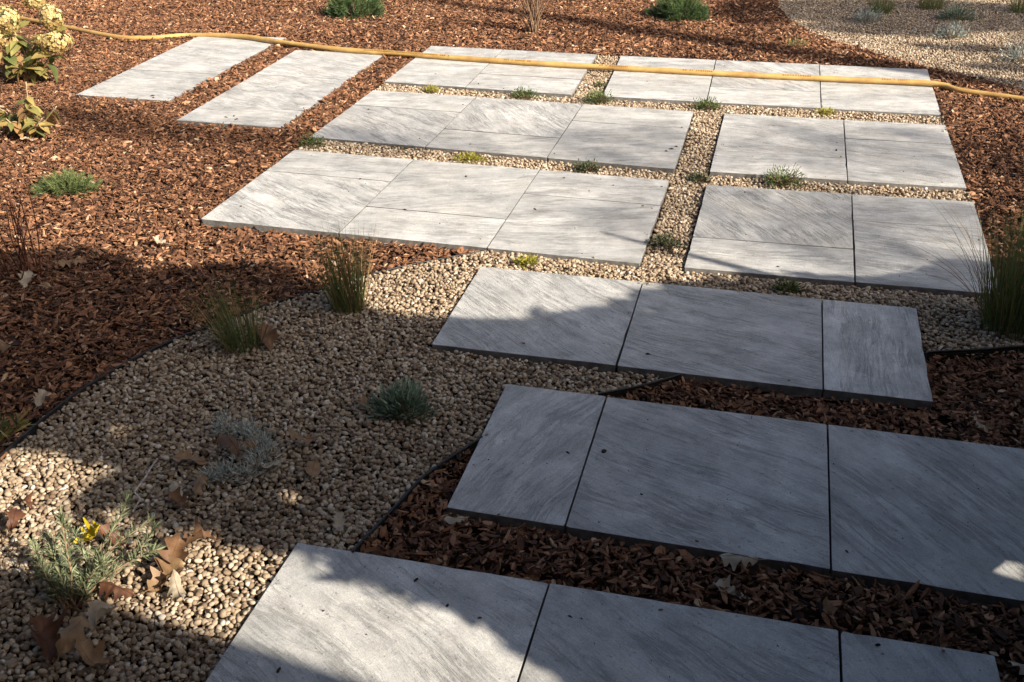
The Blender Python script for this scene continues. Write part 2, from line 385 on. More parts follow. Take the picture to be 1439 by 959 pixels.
# ------------------------------------------------------------------ paving panels
def quad_slab(corners, mat, parent, thick=0.03, z=0.0, rnd=None):
    c = np.mean(corners, axis=0)
    bm = bmesh.new()
    outline = []
    n4 = len(corners)
    for i in range(n4):
        a, b = np.array(corners[i]), np.array(corners[(i + 1) % n4])
        d = b - a; L = np.hypot(*d); d = d / L
        nin = np.array((-d[1], d[0]))
        cut0 = random.choice((.002, .003, .003, .005, .009)); cut1 = random.choice((.002, .003, .004))
        ss = [cut0] + [L * (q + random.uniform(-.3, .3)) / 9 for q in range(1, 9)] + [L - cut1]
        for sx in ss:
            jit = abs(random.gauss(0, .0005)) + (random.uniform(.001, .003) if random.random() < .05 else 0)
            outline.append(a + d * sx + nin * jit)
    corners = outline
    top = [bm.verts.new((p[0] - c[0], p[1] - c[1], 0)) for p in corners]
    bot = [bm.verts.new((p[0] - c[0], p[1] - c[1], -thick)) for p in corners]
    bm.faces.new(top)
    bm.faces.new(bot[::-1])
    for i in range(len(top)):
        j = (i + 1) % len(top)
        bm.faces.new((top[j], top[i], bot[i], bot[j]))
    bmesh.ops.recalc_face_normals(bm, faces=bm.faces)
    bmesh.ops.bevel(bm, geom=[e for e in bm.edges if e.verts[0].co.z > -.001 and e.verts[1].co.z > -.001], offset=0.0012, segments=2, profile=0.6, affect='EDGES')
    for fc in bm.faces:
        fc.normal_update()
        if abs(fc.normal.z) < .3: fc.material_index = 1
    o = bm_obj('slab', bm, mat, parent, loc=(c[0], c[1], z))
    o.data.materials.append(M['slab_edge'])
    return o

def bil(q, u, v):
    q = [np.array(p) for p in q]
    f = q[0] * (1 - u) + q[1] * u
    b = q[3] * (1 - u) + q[2] * u
    return f * (1 - v) + b * v

for k, (label, q, joints, cols) in enumerate(PANELS):
    root = empty('paving_panel', (0, 0, 0))
    tag(root, label, 'paving', 'slab panels set in bark and gravel')
    us = [0.0] + joints + [1.0]
    for i, pieces in enumerate(cols):
        for (v0, v1, vein, tone) in pieces:
            cs = [bil(q, us[i], v0), bil(q, us[i + 1], v0), bil(q, us[i + 1], v1), bil(q, us[i], v1)]
            cen = np.mean(cs, axis=0)
            g = .0013 if k in (0, 1, 2, 4, 6) else .0021
            cs = [(p[0] + np.sign(cen[0] - p[0]) * g + random.uniform(-.0007, .0007), p[1] + np.sign(cen[1] - p[1]) * (.0009 if k < 2 else .0019) + random.uniform(-.0006, .0006)) for p in cs]
            o = quad_slab(cs, M['stone'], root, 0.03, random.uniform(-.0012, .0006))
            o['vein'] = R(-vein)
            o['seed'] = random.uniform(0, 40)
            o['tone'] = tone
            o['streaky'] = ((.92 if abs((vein + 20) % 180 - 20) > 25 else .68) if k < 8 else (.58, .50, .26)[k - 8]) * random.uniform(.85, 1.1)
            o.rotation_euler = (random.uniform(-.002, .002), random.uniform(-.002, .002), 0)

# ------------------------------------------------------------------ scatter (geometry nodes instancing for stuff)
def variants_collection(name, meshes, mat):
    c = bpy.data.collections.new(name)
    for i, me in enumerate(meshes):
        me.materials.append(mat)
        c.objects.link(bpy.data.objects.new(name + '_%02d' % i, me))
    return c

def scatter(name, pos, rot, scl, idx, tint, coll, label=None, cat=None):
    me = bpy.data.meshes.new(name)
    n = len(pos)
    me.vertices.add(n)
    me.vertices.foreach_set('co', np.asarray(pos, np.float32).ravel())
    a = me.attributes.new('rot', 'FLOAT_VECTOR', 'POINT'); a.data.foreach_set('vector', np.asarray(rot, np.float32).ravel())
    a = me.attributes.new('scl', 'FLOAT_VECTOR', 'POINT'); a.data.foreach_set('vector', np.asarray(scl, np.float32).ravel())
    a = me.attributes.new('idx', 'INT', 'POINT'); a.data.foreach_set('value', np.asarray(idx, np.int32))
    a = me.attributes.new('tint', 'FLOAT', 'POINT'); a.data.foreach_set('value', np.asarray(tint, np.float32))
    o = bpy.data.objects.new(name, me)
    col.objects.link(o)
    ng = bpy.data.node_groups.new(name + '_nodes', 'GeometryNodeTree')
    ng.interface.new_socket('Geometry', in_out='INPUT', socket_type='NodeSocketGeometry')
    ng.interface.new_socket('Geometry', in_out='OUTPUT', socket_type='NodeSocketGeometry')
    N = ng.nodes.new
    gi, go = N('NodeGroupInput'), N('NodeGroupOutput')
    ci = N('GeometryNodeCollectionInfo')
    ci.inputs['Collection'].default_value = coll
    ci.inputs['Separate Children'].default_value = True
    ci.inputs['Reset Children'].default_value = True
    iop = N('GeometryNodeInstanceOnPoints')
    iop.inputs['Pick Instance'].default_value = True
    def named(nm, typ):
        x = N('GeometryNodeInputNamedAttribute'); x.data_type = typ
        x.inputs['Name'].default_value = nm
        return [s for s in x.outputs if s.enabled and s.name == 'Attribute'][0]
    e2r = N('FunctionNodeEulerToRotation')
    L = ng.links.new
    L(named('rot', 'FLOAT_VECTOR'), e2r.inputs[0])
    L(gi.outputs[0], iop.inputs['Points'])
    L(ci.outputs[0], iop.inputs['Instance'])
    L(named('idx', 'INT'), iop.inputs['Instance Index'])
    L(e2r.outputs[0], iop.inputs['Rotation'])
    L(named('scl', 'FLOAT_VECTOR'), iop.inputs['Scale'])
    L(iop.outputs[0], go.inputs[0])
    md = o.modifiers.new('scatter', 'NODES')
    md.node_group = ng
    tag(o, label, cat, kind='stuff')
    return o

# bark chips: irregular wedges, unit length about 1
def chip_mesh(seed):
    r = random.Random(seed)
    n = r.choice((5, 6, 6, 7))
    kind = seed % 3
    w = (r.uniform(.42, .75), r.uniform(.16, .30), r.uniform(.30, .5))[kind]
    th = (r.uniform(.05, .10), r.uniform(.06, .12), r.uniform(.12, .22))[kind]
    angs = sorted((i + r.uniform(-.28, .28)) * 2 * math.pi / n for i in range(n))
    top, bot = [], []
    bend = r.uniform(-.3, .3); tw = r.uniform(-.5, .5)
    for a in angs:
        rad = r.uniform(.66, 1.15)
        x, y = .5 * rad * math.cos(a), .5 * w * rad * math.sin(a)
        z = bend * (x * x * 4 - .3) * .5 + tw * x * y * 2
        top.append((x, y, z + th * r.uniform(.25, .6)))
        bot.append((x * r.uniform(.8, 1.1), y * r.uniform(.8, 1.1), z - th * r.uniform(.3, .6)))
    me = bpy.data.meshes.new('chip')
    c = (r.uniform(-.1, .1), r.uniform(-.06, .06), th * r.uniform(.4, .75))
    verts = top + bot + [c]
    faces = [(i, (i + 1) % n, 2 * n) for i in range(n)]
    faces += [(n + i, n + (i + 1) % n, (i + 1) % n, i) for i in range(n)]
    faces += [tuple(range(2 * n - 1, n - 1, -1))]
    me.from_pydata(verts, [], faces)
    me.update()
    return me
def pebble_mesh(seed):
    r = random.Random(seed)
    bm = bmesh.new()
    bmesh.ops.create_icosphere(bm, subdivisions=2, radius=.5)
    sx, sy, sz = 1.0, r.uniform(.68, .95), r.uniform(.5, .78)
    ph = [r.uniform(0, 6.28) for _ in range(6)]
    for v in bm.verts:
        d = v.co.normalized()
        k = 1 + .09 * math.sin(2.0 * d.x + ph[0]) * math.sin(1.8 * d.y + ph[1]) + .05 * math.sin(2.6 * d.z + 1.6 * d.x + ph[2]) + .018 * math.sin(5 * d.y + ph[3])
        v.co = Vector((v.co.x * sx, v.co.y * sy, v.co.z * sz)) * k
    me = bpy.data.meshes.new('pebble')
    bm.to_mesh(me); bm.free()
    me.polygons.foreach_set('use_smooth', [True] * len(me.polygons))
    return me
chips = variants_collection('bark_chip_shapes', [chip_mesh(100 + i) for i in range(18)], M['chip'])
pebbles = variants_collection('pebble_shapes', [pebble_mesh(300 + i) for i in range(14)], M['pebble'])

def patchy(x, y, s, ph):
    return (np.sin(x * s + ph) * np.sin(y * s * 1.13 + 2 * ph) + np.sin(x * s * 2.3 - y * s * 1.7 + ph)) * .5

def mulch(name, x0, x1, y0, y1, dens, smin, smax, mrg, label):
    n = int((x1 - x0) * (y1 - y0) * dens)
    x = rng.uniform(x0, x1, n); y = rng.uniform(y0, y1, n)
    x0_, y0_ = x, y
    k = in_view(x, y, mrg) & ~in_slabs(x, y, -0.002) & ~in_gravel(x, y)
    x, y = x[k], y[k]; n = len(x)
    size = smin + (smax - smin) * rng.beta(1.6, 3.2, n)
    z = -.037 + rng.random(n) ** .8 * .031 + ground_z(x, y) * .8 + .008 * np.clip((y - 4.35) * 3, 0, 1)
    edge = in_slabs(x, y, -0.03) & (y < 4.45)
    z = np.where(edge, np.minimum(z, -.022 + rng.random(n) * .012), z)
    rot = np.stack([rng.normal(0, .42, n), rng.normal(0, .36, n), rng.uniform(0, 6.283, n)], -1)
    scl = np.stack([size * rng.uniform(.8, 1.5, n), size * rng.uniform(.75, 1.25, n), size * rng.uniform(.7, 1.3, n)], -1)
    tint = np.clip(rng.normal(.425, .21, n) + .05 * patchy(x, y, 2.2, .7) + (rng.random(n) < .045) * .3, 0, 1)
    scatter(name, np.stack([x, y, z], -1), rot, scl, rng.integers(0, 18, n), tint, chips, label, 'bark mulch')
mulch('bark_mulch', -7.8, 3.4, .75, 6.2, 11000, .010, .045, .9, 'red brown bark chips spread between and around the slabs')
mulch('bark_mulch', -9.0, 3.4, 6.2, 11.5, 6000, .014, .050, .8, 'red brown bark chips behind the hose along the back')

def gravel(name, boxes, sp, smin, smax, layers, label, mrg=.8, test=None):
    P, S_, Rr, T = [], [], [], []
    for (x0, x1, y0, y1) in boxes:
        for L, zc in enumerate(layers):
            gx, gy = np.meshgrid(np.arange(x0, x1, sp), np.arange(y0, y1, sp * .87))
            gx = gx + (np.arange(gx.shape[0]) % 2)[:, None] * sp * .5
            x = gx.ravel() + rng.normal(0, sp * .23, gx.size); y = gy.ravel() + rng.normal(0, sp * .23, gx.size)
            if L > 0:
                kk = rng.random(len(x)) < .72; x, y = x[kk], y[kk]
            k = test(x, y) & in_view(x, y, mrg) & ~in_slabs(x, y, -0.005)
            x, y = x[k], y[k]; n = len(x)
            s = smin + (smax - smin) * rng.beta(1.7, 2.6, n) * np.where(rng.random(n) < .03, 1.35, 1.0)
            z = zc + rng.normal(0, .0025, n) + ground_z(x, y) * .4
            P.append(np.stack([x, y, z], -1))
            Rr.append(np.stack([rng.normal(0, .35, n), rng.normal(0, .35, n), rng.uniform(0, 6.283, n)], -1))
            S_.append(np.stack([s * rng.uniform(.9, 1.2, n), s * rng.uniform(.85, 1.1, n), s * rng.uniform(.85, 1.15, n)], -1))
            T.append(np.clip(rng.normal(.46, .24, n) + .05 * patchy(x, y, 5, .3) + (rng.random(n) < .05) * .3 - (rng.random(n) < .05) * .25, 0, 1))
    P = np.concatenate(P); n = len(P)
    scatter(name, P, np.concatenate(Rr), np.concatenate(S_), rng.integers(0, 14, n), np.concatenate(T), pebbles, label, 'gravel')
def near_test(x, y):
    r = in_poly(x, y, G1)
    for a, b, c, d in STRIPS: r |= (x > a) & (x < b) & (y > c) & (y < d)
    return r
gravel('gravel', [(-2.3, 1.4, .8, 3.5), (-2.2, 1.0, 3.3, 5.7), (-1.1, -.86, 5.5, 6.62)], .0128, .0095, .0205, (-.0245, -.0145), 'rounded beige pebbles in the curved bed and the slab gaps', test=lambda x, y: near_test(x, y))
gravel('gravel', [(0, 3.5, 5.2, 11.4)], .0140, .011, .020, (-.023, -.0145), 'pale pebbles of the curved bed beyond the hose', test=lambda x, y: in_poly(x, y, G2))

# bits of bark and single pebbles that strayed onto the slab edges
n = 9000
x = rng.uniform(-3.9, .95, n); y = rng.uniform(1.05, 6.6, n)
k = in_slabs(x, y, .006) & in_view(x, y, .3) & (~in_slabs(x, y, .03) & (rng.random(n) < .10) | (rng.random(n) < .012))
x, y = x[k], y[k]; n = len(x)
sz = rng.uniform(.004, .015, n)
scatter('bark_bits', np.stack([x, y, np.full(n, .0012) + sz * .05], -1), np.stack([rng.normal(0, .1, n), rng.normal(0, .1, n), rng.uniform(0, 6.28, n)], -1), np.stack([sz, sz, sz], -1), rng.integers(0, 18, n), np.clip(rng.normal(.4, .2, n), 0, 1), chips, 'small strayed bits of bark along the slab edges', 'bark')
n = 6000
x = rng.uniform(-2.2, .95, n); y = rng.uniform(1.05, 5.6, n)
k = in_slabs(x, y, .004) & ~in_slabs(x, y, .035) & (rng.random(n) < .035)
x, y = x[k], y[k]; n = len(x)
sz = rng.uniform(.006, .013, n)
scatter('gravel_bits', np.stack([x, y, sz * .28], -1), np.stack([np.zeros(n), np.zeros(n), rng.uniform(0, 6.28, n)], -1), np.stack([sz, sz, sz * .9], -1), rng.integers(0, 14, n), np.clip(rng.normal(.45, .2, n), 0, 1), pebbles, 'single pebbles strayed onto the slab edges', 'gravel')
# ------------------------------------------------------------------ tubes
def tube_mesh(pts, rad, sides=8, caps=True):
    pts = [Vector(p) for p in pts]
    n = len(pts)
    rads = rad if hasattr(rad, '__len__') else [rad] * n
    V, F = [], []
    prev = None
    for i, p in enumerate(pts):
        d = (pts[min(i + 1, n - 1)] - pts[max(i - 1, 0)]).normalized()
        if prev is None:
            a = Vector((0, 0, 1)) if abs(d.z) < .9 else Vector((1, 0, 0))
            u = d.cross(a).normalized()
        else:
            u = (prev - d * prev.dot(d)).normalized()
        prev = u
        w = d.cross(u)
        for s in range(sides):
            an = 2 * math.pi * s / sides
            V.append(p + (u * math.cos(an) + w * math.sin(an)) * rads[i])
    for i in range(n - 1):
        for s in range(sides):
            a = i * sides + s; b = i * sides + (s + 1) % sides
            F.append((a, b, b + sides, a + sides))
    if caps:
        F.append(tuple(range(sides - 1, -1, -1)))
        F.append(tuple(range((n - 1) * sides, n * sides)))
    return V, F
def catmull(pts, per=8):
    P = [np.array(p, float) for p in pts]
    P = [2 * P[0] - P[1]] + P + [2 * P[-1] - P[-2]]
    out = []
    for i in range(1, len(P) - 2):
        for k in range(per):
            t = k / per
            out.append(.5 * ((2 * P[i]) + (-P[i - 1] + P[i + 1]) * t + (2 * P[i - 1] - 5 * P[i] + 4 * P[i + 1] - P[i + 2]) * t * t + (-P[i - 1] + 3 * P[i] - 3 * P[i + 1] + P[i + 2]) * t ** 3))
    out.append(P[-2])
    return out

# ------------------------------------------------------------------ edging strips
def edging(pts, label, ztop=-.002):
    root = empty('edging_strip', (pts[0][0], pts[0][1], 0))
    ox, oy = pts[0]
    c = [p for p in catmull([(a - ox, b - oy) for a, b in pts], 6)]
    V, F = [], []
    th = .0022
    for i, p in enumerate(c):
        d = c[min(i + 1, len(c) - 1)] - c[max(i - 1, 0)]
        nrm = np.array((-d[1], d[0])) / (np.hypot(*d) + 1e-9)
        for sgn in (-1, 1):
            q = p + nrm * th * sgn
            V += [(q[0], q[1], -.05), (q[0], q[1], ztop)]
    for i in range(len(c) - 1):
        a = i * 4; b = a + 4
        F += [(a, b, b + 1, a + 1), (a + 3, b + 3, b + 2, a + 2), (a + 1, b + 1, b + 3, a + 3)]
    mesh_obj('band', V, F, M['plastic'], root)
    for dz, rr in ((ztop + .0005, .0036), (ztop - .009, .0028)):
        v, f = tube_mesh([(p[0], p[1], dz + .0015 * math.sin(i * .37)) for i, p in enumerate(c)], rr, 8)
        mesh_obj('bead', v, f, M['plastic'], root, True)
    tag(root, label, 'edging', 'black plastic lawn edging')
edging(EDGE_LEFT, 'black plastic edging curving between dark bark and left side of the pebble bed', -.009)
edging([(-.790, 1.632)] + EDGE_MID[2:5] + [(-.628, 2.150)], 'black plastic edging between pebbles and shaded bark, touching the nearest slab row')
edging([(-.362, 2.436)] + EDGE_MID[8:11] + [(-.142, 2.606)], 'short black plastic edging between the shaded row and the dappled row')
edging([(.568, 2.905)] + EDGE_MID[14:], 'black plastic edging below the big grass clump at the right edge')

# ------------------------------------------------------------------ hose
HOSE = [(-7.2, 7.3), (-6.4, 7.02), (-5.803, 6.846), (-5.283, 6.655), (-4.946, 6.52), (-4.47, 6.34), (-4.22, 6.35), (-3.966, 6.50), (-3.565, 6.484), (-3.185, 6.364), (-2.726, 6.262), (-2.325, 6.237), (-1.93, 6.205), (-1.366, 6.177), (-.743, 6.17), (-.107, 6.173), (.504, 6.192), (.937, 6.205), (1.09, 6.128), (1.393, 6.015), (2.3, 5.62), (3.4, 5.3)]
HR = .0165
hpts = []
for i, (x, y) in enumerate(HOSE):
    on = bool(in_slabs(np.array([x]), np.array([y]), 0.0)[0])
    hpts.append((x, y, (HR + .001) if (on or -3.4 < x < .95) else .004))
hc = catmull(hpts, 10)
root = empty('garden_hose', (0, 6.2, 0))
tag(root, 'thick yellow garden hose lying across the back row of slabs', 'hose')
v, f = tube_mesh([(p[0], p[1] - 6.2, p[2]) for p in hc], HR, 14)
mesh_obj('tube', v, f, M['hose'], root, True)
# faded print along the top of the hose: groups of letter-sized dashes, not readable in the photo
acc = 0; prev = None; nextp = .3
for i in range(len(hc) - 1):
    p = Vector(hc[i]); d = (Vector(hc[i + 1]) - p); ln = d.length
    if acc + ln > nextp and p.x > -2.6 and p.x < 1.0:
        d.normalize()
        side = d.cross(Vector((0, 0, 1))).normalized()
        V, F = [], []
        x = 0.0
        rr = random.Random(i)
        while x < .17:
            w = rr.uniform(.006, .012)
            if rr.random() < .18: x += .012
            a0 = R(38)
            for aa in (0, 1):
                for cc in (0, 1):
                    an = a0 + (aa - .5) * R(34)
                    off = (side * math.sin(an) + Vector((0, 0, 1)) * math.cos(an)) * (HR + .0006)
                    q = p + d * (x + cc * w) + off
                    V.append((q.x, q.y - 6.2, q.z))
            b = len(V) - 4
            F.append((b, b + 1, b + 3, b + 2))
            x += w + .004
        mesh_obj('print', V, F, M['print'], root)['kind'] = 'stuff'
        nextp += .56
    acc += ln

# ------------------------------------------------------------------ foliage builder
class Soup:
    def __init__(self): self.V, self.F, self.T = [], [], []
    def blade(self, base, d, L, W, tint, bend=0.0, n=None, seg=2, belly=.5):
        """a pointed strip: seg segments, widest at belly, bending by gravity"""
        b = Vector(base); d = Vector(d).normalized()
        a = n or Vector((random.uniform(-1, 1), random.uniform(-1, 1), random.uniform(-1, 1)))
        s = d.cross(a)
        if s.length < 1e-4: s = d.cross(Vector((.3, .9, .2)))
        s.normalize()
        i0 = len(self.V)
        p = b.copy(); step = L / seg
        for k in range(seg):
            u = k / seg
            w = W * (.55 + .45 * math.sin(math.pi * min(1, u / max(belly, .01) * .5))) if u <= belly else W * (1 - (u - belly) / (1 - belly)) ** .7
            self.V += [tuple(p - s * w * .5), tuple(p + s * w * .5)]
            self.T += [tint, tint]
            p = p + d * step
            d = (d + Vector((0, 0, -bend / seg))).normalized()
        self.V.append(tuple(p)); self.T.append(tint)
        for k in range(seg - 1):
            j = i0 + 2 * k
            self.F.append((j, j + 1, j + 3, j + 2))
        j = i0 + 2 * (seg - 1)
        self.F.append((j, j + 1, j + 2))
    def tube(self, pts, r0, r1, tint, sides=5):
        n = len(pts)
        v, f = tube_mesh(pts, [r0 + (r1 - r0) * i / (n - 1) for i in range(n)], sides)
        o = len(self.V)
        self.V += [tuple(x) for x in v]; self.T += [tint] * len(v)
        self.F += [tuple(o + i for i in q) for q in f]
    def obj(self, name, mat, parent, stuff=True, smooth=False):
        o = mesh_obj(name, self.V, self.F, mat, parent, smooth, {'tint': self.T})
        if stuff: o['kind'] = 'stuff'
        return o

def rdir(rnd, zmin=0.0, zmax=1.0):
    z = rnd.uniform(zmin, zmax); a = rnd.uniform(0, 6.283); q = math.sqrt(max(0, 1 - z * z))
    return Vector((q * math.cos(a), q * math.sin(a), z))
U = random.uniform
G = random.gauss

def dwarf_pine(name, loc, rx, ry, h, label, mat='pine', shoots=150, needle=.034, droop=0.0, seed=1, cat='shrub', group=None):
    random.seed(seed)
    root = empty(name, loc)
    tag(root, label, cat, group)
    fo, st = Soup(), Soup()
    for i in range(shoots):
        d = rdir(random, -.05, 1.0)
        k = U(.72, 1.0) * (1 + .10 * math.sin(5 * math.atan2(d.y, d.x) + seed))
        k *= (1 if h > .15 else U(.6, 1.15))
        tip = Vector((d.x * rx * k, d.y * ry * k, .01 + max(0, d.z) * h * k))
        sd = (Vector((d.x, d.y, d.z * .6 + .55 - droop))).normalized()
        L = U(.05, .09)
        if h < .15: L *= .8
        b = tip - sd * L
        if i % 3 == 0: st.tube([(0, 0, -.02), tuple(b * .6), tuple(b)], .006, .003, .3, 4)
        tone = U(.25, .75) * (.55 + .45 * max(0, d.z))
        for q in range(46):
            u = q / 46
            p = b + sd * (L * u)
            r_ = rdir(random, -1, 1)
            nd = (sd * (.55 + .7 * u) + r_ * .8).normalized()
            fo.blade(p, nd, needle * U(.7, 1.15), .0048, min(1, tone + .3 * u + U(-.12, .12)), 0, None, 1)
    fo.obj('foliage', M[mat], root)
    st.obj('branch', M['twig'], root)
    return root
dwarf_pine('dwarf_pine', (-3.11, 7.47, -.03), .25, .21, .225, 'round dwarf pine in the bark at the top edge, left of the bare shrub', seed=3, shoots=420, group='round dwarf pines')
dwarf_pine('dwarf_pine', (-.69, 7.94, -.03), .245, .21, .205, 'round dwarf pine in the bark at the top edge, right of the bare shrub', seed=4, shoots=420, group='round dwarf pines')
dwarf_pine('creeping_conifer', (-2.92, 3.60, -.03), .175, .12, .085, 'low spreading green conifer in the bark at the left edge', 'juniper', 230, .026, .25, 5)

def ornamental_grass(name, loc, h, spread, base_r, n, lean, label, seed, dry=.26, group='upright grass clumps', drooping=0, wide=.0026):
    random.seed(seed)
    root = empty(name, loc)
    tag(root, label, 'grass', group)
    g, s = Soup(), Soup()
    for i in range(n):
        a = U(0, 6.283); rr = base_r * math.sqrt(random.random())
        b = (rr * math.cos(a), rr * math.sin(a), -.02)
        out = Vector((math.cos(a), math.sin(a), 0)) * abs(G(0, spread)) * (.3 + rr / base_r)
        d = Vector((out.x + lean[0] + G(0, .07), out.y + lean[1] + G(0, .07), 1))
        L = h * (1 - .55 * random.random() ** 1.6)
        (s if random.random() < dry else g).blade(b, d, L, wide * U(.7, 1.2), U(.1, .8), U(.05, .45), None, 5, .25)
    for i in range(drooping):
        a = U(2.2, 4.0); b = (base_r * .6 * math.cos(a), base_r * .6 * math.sin(a), -.02)
        d = Vector((math.cos(a) * U(.3, .8), math.sin(a) * .35 + U(-.1, .3), 1))
        s.blade(b, d, h * U(.9, 1.35), wide * .7, U(.2, .7), U(1.0, 2.0), None, 9, .2)
    g.obj('blades', M['grass'], root)
    s.obj('dry_blades', M['straw'], root)
    return root
ornamental_grass('ornamental_grass', (-1.27, 2.80, -.015), .34, .15, .052, 300, (-.07, .0), 'upright green grass clump on the pebbles, tip against the pale slab edge', 21)
ornamental_grass('ornamental_grass', (-1.49, 2.47, -.015), .28, .24, .048, 210, (-.22, .05), 'green grass clump leaning left, with a brown leaf at its foot', 22, .22)
ornamental_grass('ornamental_grass', (.86, 3.17, -.015), .43, .16, .085, 620, (.0, .0), 'big dark green grass clump on the pebbles at the right edge', 23, .12, drooping=26)
ornamental_grass('ornamental_grass', (.805, 8.50, -.015), .20, .35, .07, 260, (0, 0), 'green grass clump in the far pebble bed, left of its pair', 24, .1)
ornamental_grass('ornamental_grass', (1.19, 8.72, -.015), .22, .3, .075, 260, (0, 0), 'green grass clump in the far pebble bed, right of its pair', 25, .1)
ornamental_grass('ornamental_grass', (1.86, 8.75, -.015), .24, .3, .075, 220, (0, 0), 'dark grass clump of the far pebble bed at the top right corner', 26, .1)
ornamental_grass('grass_tuft', (.19, 7.16, -.02), .10, .5, .06, 150, (0, 0), 'tiny dark tuft growing in the bark behind the back slabs', 27, .1, group=None)

def cushion(name, loc, rx, ry, h, n, L, W, mat, label, seed, group=None, up=.5, cat='plant', sprigs=0):
    random.seed(seed)
    root = empty(name, loc)
    tag(root, label, cat, group)
    fo, st = Soup(), Soup()
    for i in range(n):
        d = rdir(random, .0, 1.0)
        k = U(.35, 1.0) * (1 + .22 * math.sin(3 * math.atan2(d.y, d.x) + seed * 1.7))
        p = Vector((d.x * rx * k, d.y * ry * k, d.z * h * k - .004))
        sd = Vector((d.x + G(0, .45), d.y + G(0, .45), d.z * .6 + up + G(0, .3)))
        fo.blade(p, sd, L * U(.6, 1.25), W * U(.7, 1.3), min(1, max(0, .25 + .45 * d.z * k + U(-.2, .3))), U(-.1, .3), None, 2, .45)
        if i % 14 == 0: st.tube([(0, 0, -.015), tuple(p * .5 + Vector((0, 0, .004))), tuple(p)], .0016, .0009, .3, 4)
    for i in range(sprigs):
        d = rdir(random, .25, .9); Ls = h * U(.9, 1.4)
        p0 = Vector((d.x * rx * .5, d.y * ry * .5, 0))
        p1 = p0 + Vector((d.x * .7, d.y * .7, d.z + .4)).normalized() * Ls
        st.tube([tuple(p0), tuple((p0 + p1) / 2 + Vector((0, 0, .004))), tuple(p1)], .0012, .0006, .5, 4)
        for q in range(16):
            p = p0.lerp(p1, U(.2, 1))
            fo.blade(p, rdir(random, -.2, 1), L * .7, W, U(.3, .9), 0, None, 1)
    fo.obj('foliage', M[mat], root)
    st.obj('stem', M['twig'], root)
    return root
gj = 'cushion plants in the gravel gaps'
TUFTS = [
 ((-1.866, 5.51), .05, .035, 200, 'sedum_y', 'yellow cushion plant in the gap before the back row, left end', 0),
 ((-1.316, 5.505), .075, .055, 420, 'sedum', 'green cushion plant in the gap before the back row, left of the gravel crossing', 0),
 ((-.89, 5.50), .085, .07, 520, 'sedum', 'green cushion plant at the corner of the gravel crossing of the back row', 2),
 ((-.29, 5.50), .085, .06, 480, 'sedum', 'green cushion plant topping the upper end of the central gravel gap', 2),
 ((.334, 5.535), .055, .035, 220, 'sedum_y', 'yellowish cushion plant in the gap before the back row, right part', 0),
 ((-2.12, 4.40), .075, .06, 400, 'sedum', 'green cushion plant between bark and slabs at the left end of a gravel gap', 0),
 ((-1.303, 4.37), .075, .035, 340, 'sedum_y', 'flat yellow green cushion plant in the gap before the six-slab panel', 1),
 ((-.742, 4.36), .07, .045, 360, 'sedum_d', 'dark green cushion plant in the gap beside the six-slab panel', 0),
 ((-.235, 4.35), .06, .03, 260, 'sedum_d', 'small dark cushion plant at the lower crossing of the gravel gaps', 0),
 ((.125, 4.375), .10, .075, 480, 'sedum', 'wispy green cushion plant with sprigs between the two right panels', 9),
 ((-.30, 3.58), .07, .04, 340, 'sedum_d', 'dark cushion plant in the lower end of the central gravel gap', 0),
 ((-.771, 3.285), .05, .035, 220, 'sedum_y', 'yellow green cushion plant in sunlit pebbles behind the dappled slab', 0),
 ((.154, 3.29), .05, .035, 240, 'sedum', 'small green cushion plant in the shaded pebbles behind the slab row', 0),
 ((-.935, 5.84), .03, .03, 90, 'sedum', 'tiny green sprout in the pebble gap of the back row', 0)]
for i, ((x, y), r_, h_, n_, mt, lb, sp_) in enumerate(TUFTS):
    cushion('cushion_plant', (x, y, -.012), r_, r_ * .8, h_, int(n_ * 1.5), .0135, .0044, mt, lb, 40 + i, gj, .5, 'plant', sp_)
cushion('lavender', (-.885, 2.235, -.012), .085, .075, .08, 900, .026, .0052, 'lavender', 'blue green bushy lavender standing in the shaded pebbles', 61, None, .7)
# silvery plant: an arc of small silvery mounds
root = empty('silver_plant', (-1.21, 1.93, -.012))
tag(root, 'curled silvery grey plant among fallen leaves on the pebbles', 'plant')
random.seed(62)
fo, st = Soup(), Soup()
arc = [(-.125, .10, .030), (-.095, .09, .036), (-.06, .075, .042), (-.02, .06, .05), (.02, .045, .055), (.055, .015, .055), (.07, -.02, .055), (.065, -.055, .05), (.04, -.085, .045), (.0, -.105, .034), (-.04, -.115, .022)]
for (x, y, r_) in arc:
    x += G(0, .008); y += G(0, .008); r_ *= U(.7, 1.15)
    for i in range(int(120 * U(.5, 1.3))):
        d = rdir(random, 0, 1); k = U(.3, 1.25)
        p = Vector((x + d.x * r_ * k * .8, y + d.y * r_ * k * .8, d.z * r_ * 1.35 * k))
        fo.blade(p, Vector((d.x, d.y, d.z + .4)) + rdir(random, -1, 1) * .7, .019 * U(.5, 1.4), .0028, U(.35, 1.0), 0, None, 2, .5)
    st.tube([(x, y, -.01), (x + U(-.01, .01), y, r_ * .9)], .002, .001, .3, 4)
fo.obj('foliage', M['silver'], root); st.obj('stem', M['twig'], root)
# small far plants
cushion('silver_plant', (.68, 8.12, -.012), .12, .09, .09, 420, .03, .005, 'silver', 'silvery cushion in front of the far left grass clump', 63)
cushion('lavender', (1.33, 8.32, -.012), .14, .09, .10, 520, .035, .006, 'lavender', 'green low bush in the far pebble bed beside the grass pair', 64)
cushion('silver_plant', (1.22, 7.66, -.012), .13, .10, .10, 480, .03, .005, 'silver', 'pale silvery bush in the middle of the far pebble bed', 65)
cushion('silver_plant', (1.56, 7.02, -.012), .13, .12, .13, 480, .03, .005, 'silver', 'pale silvery bush at the right edge near the hose', 66)

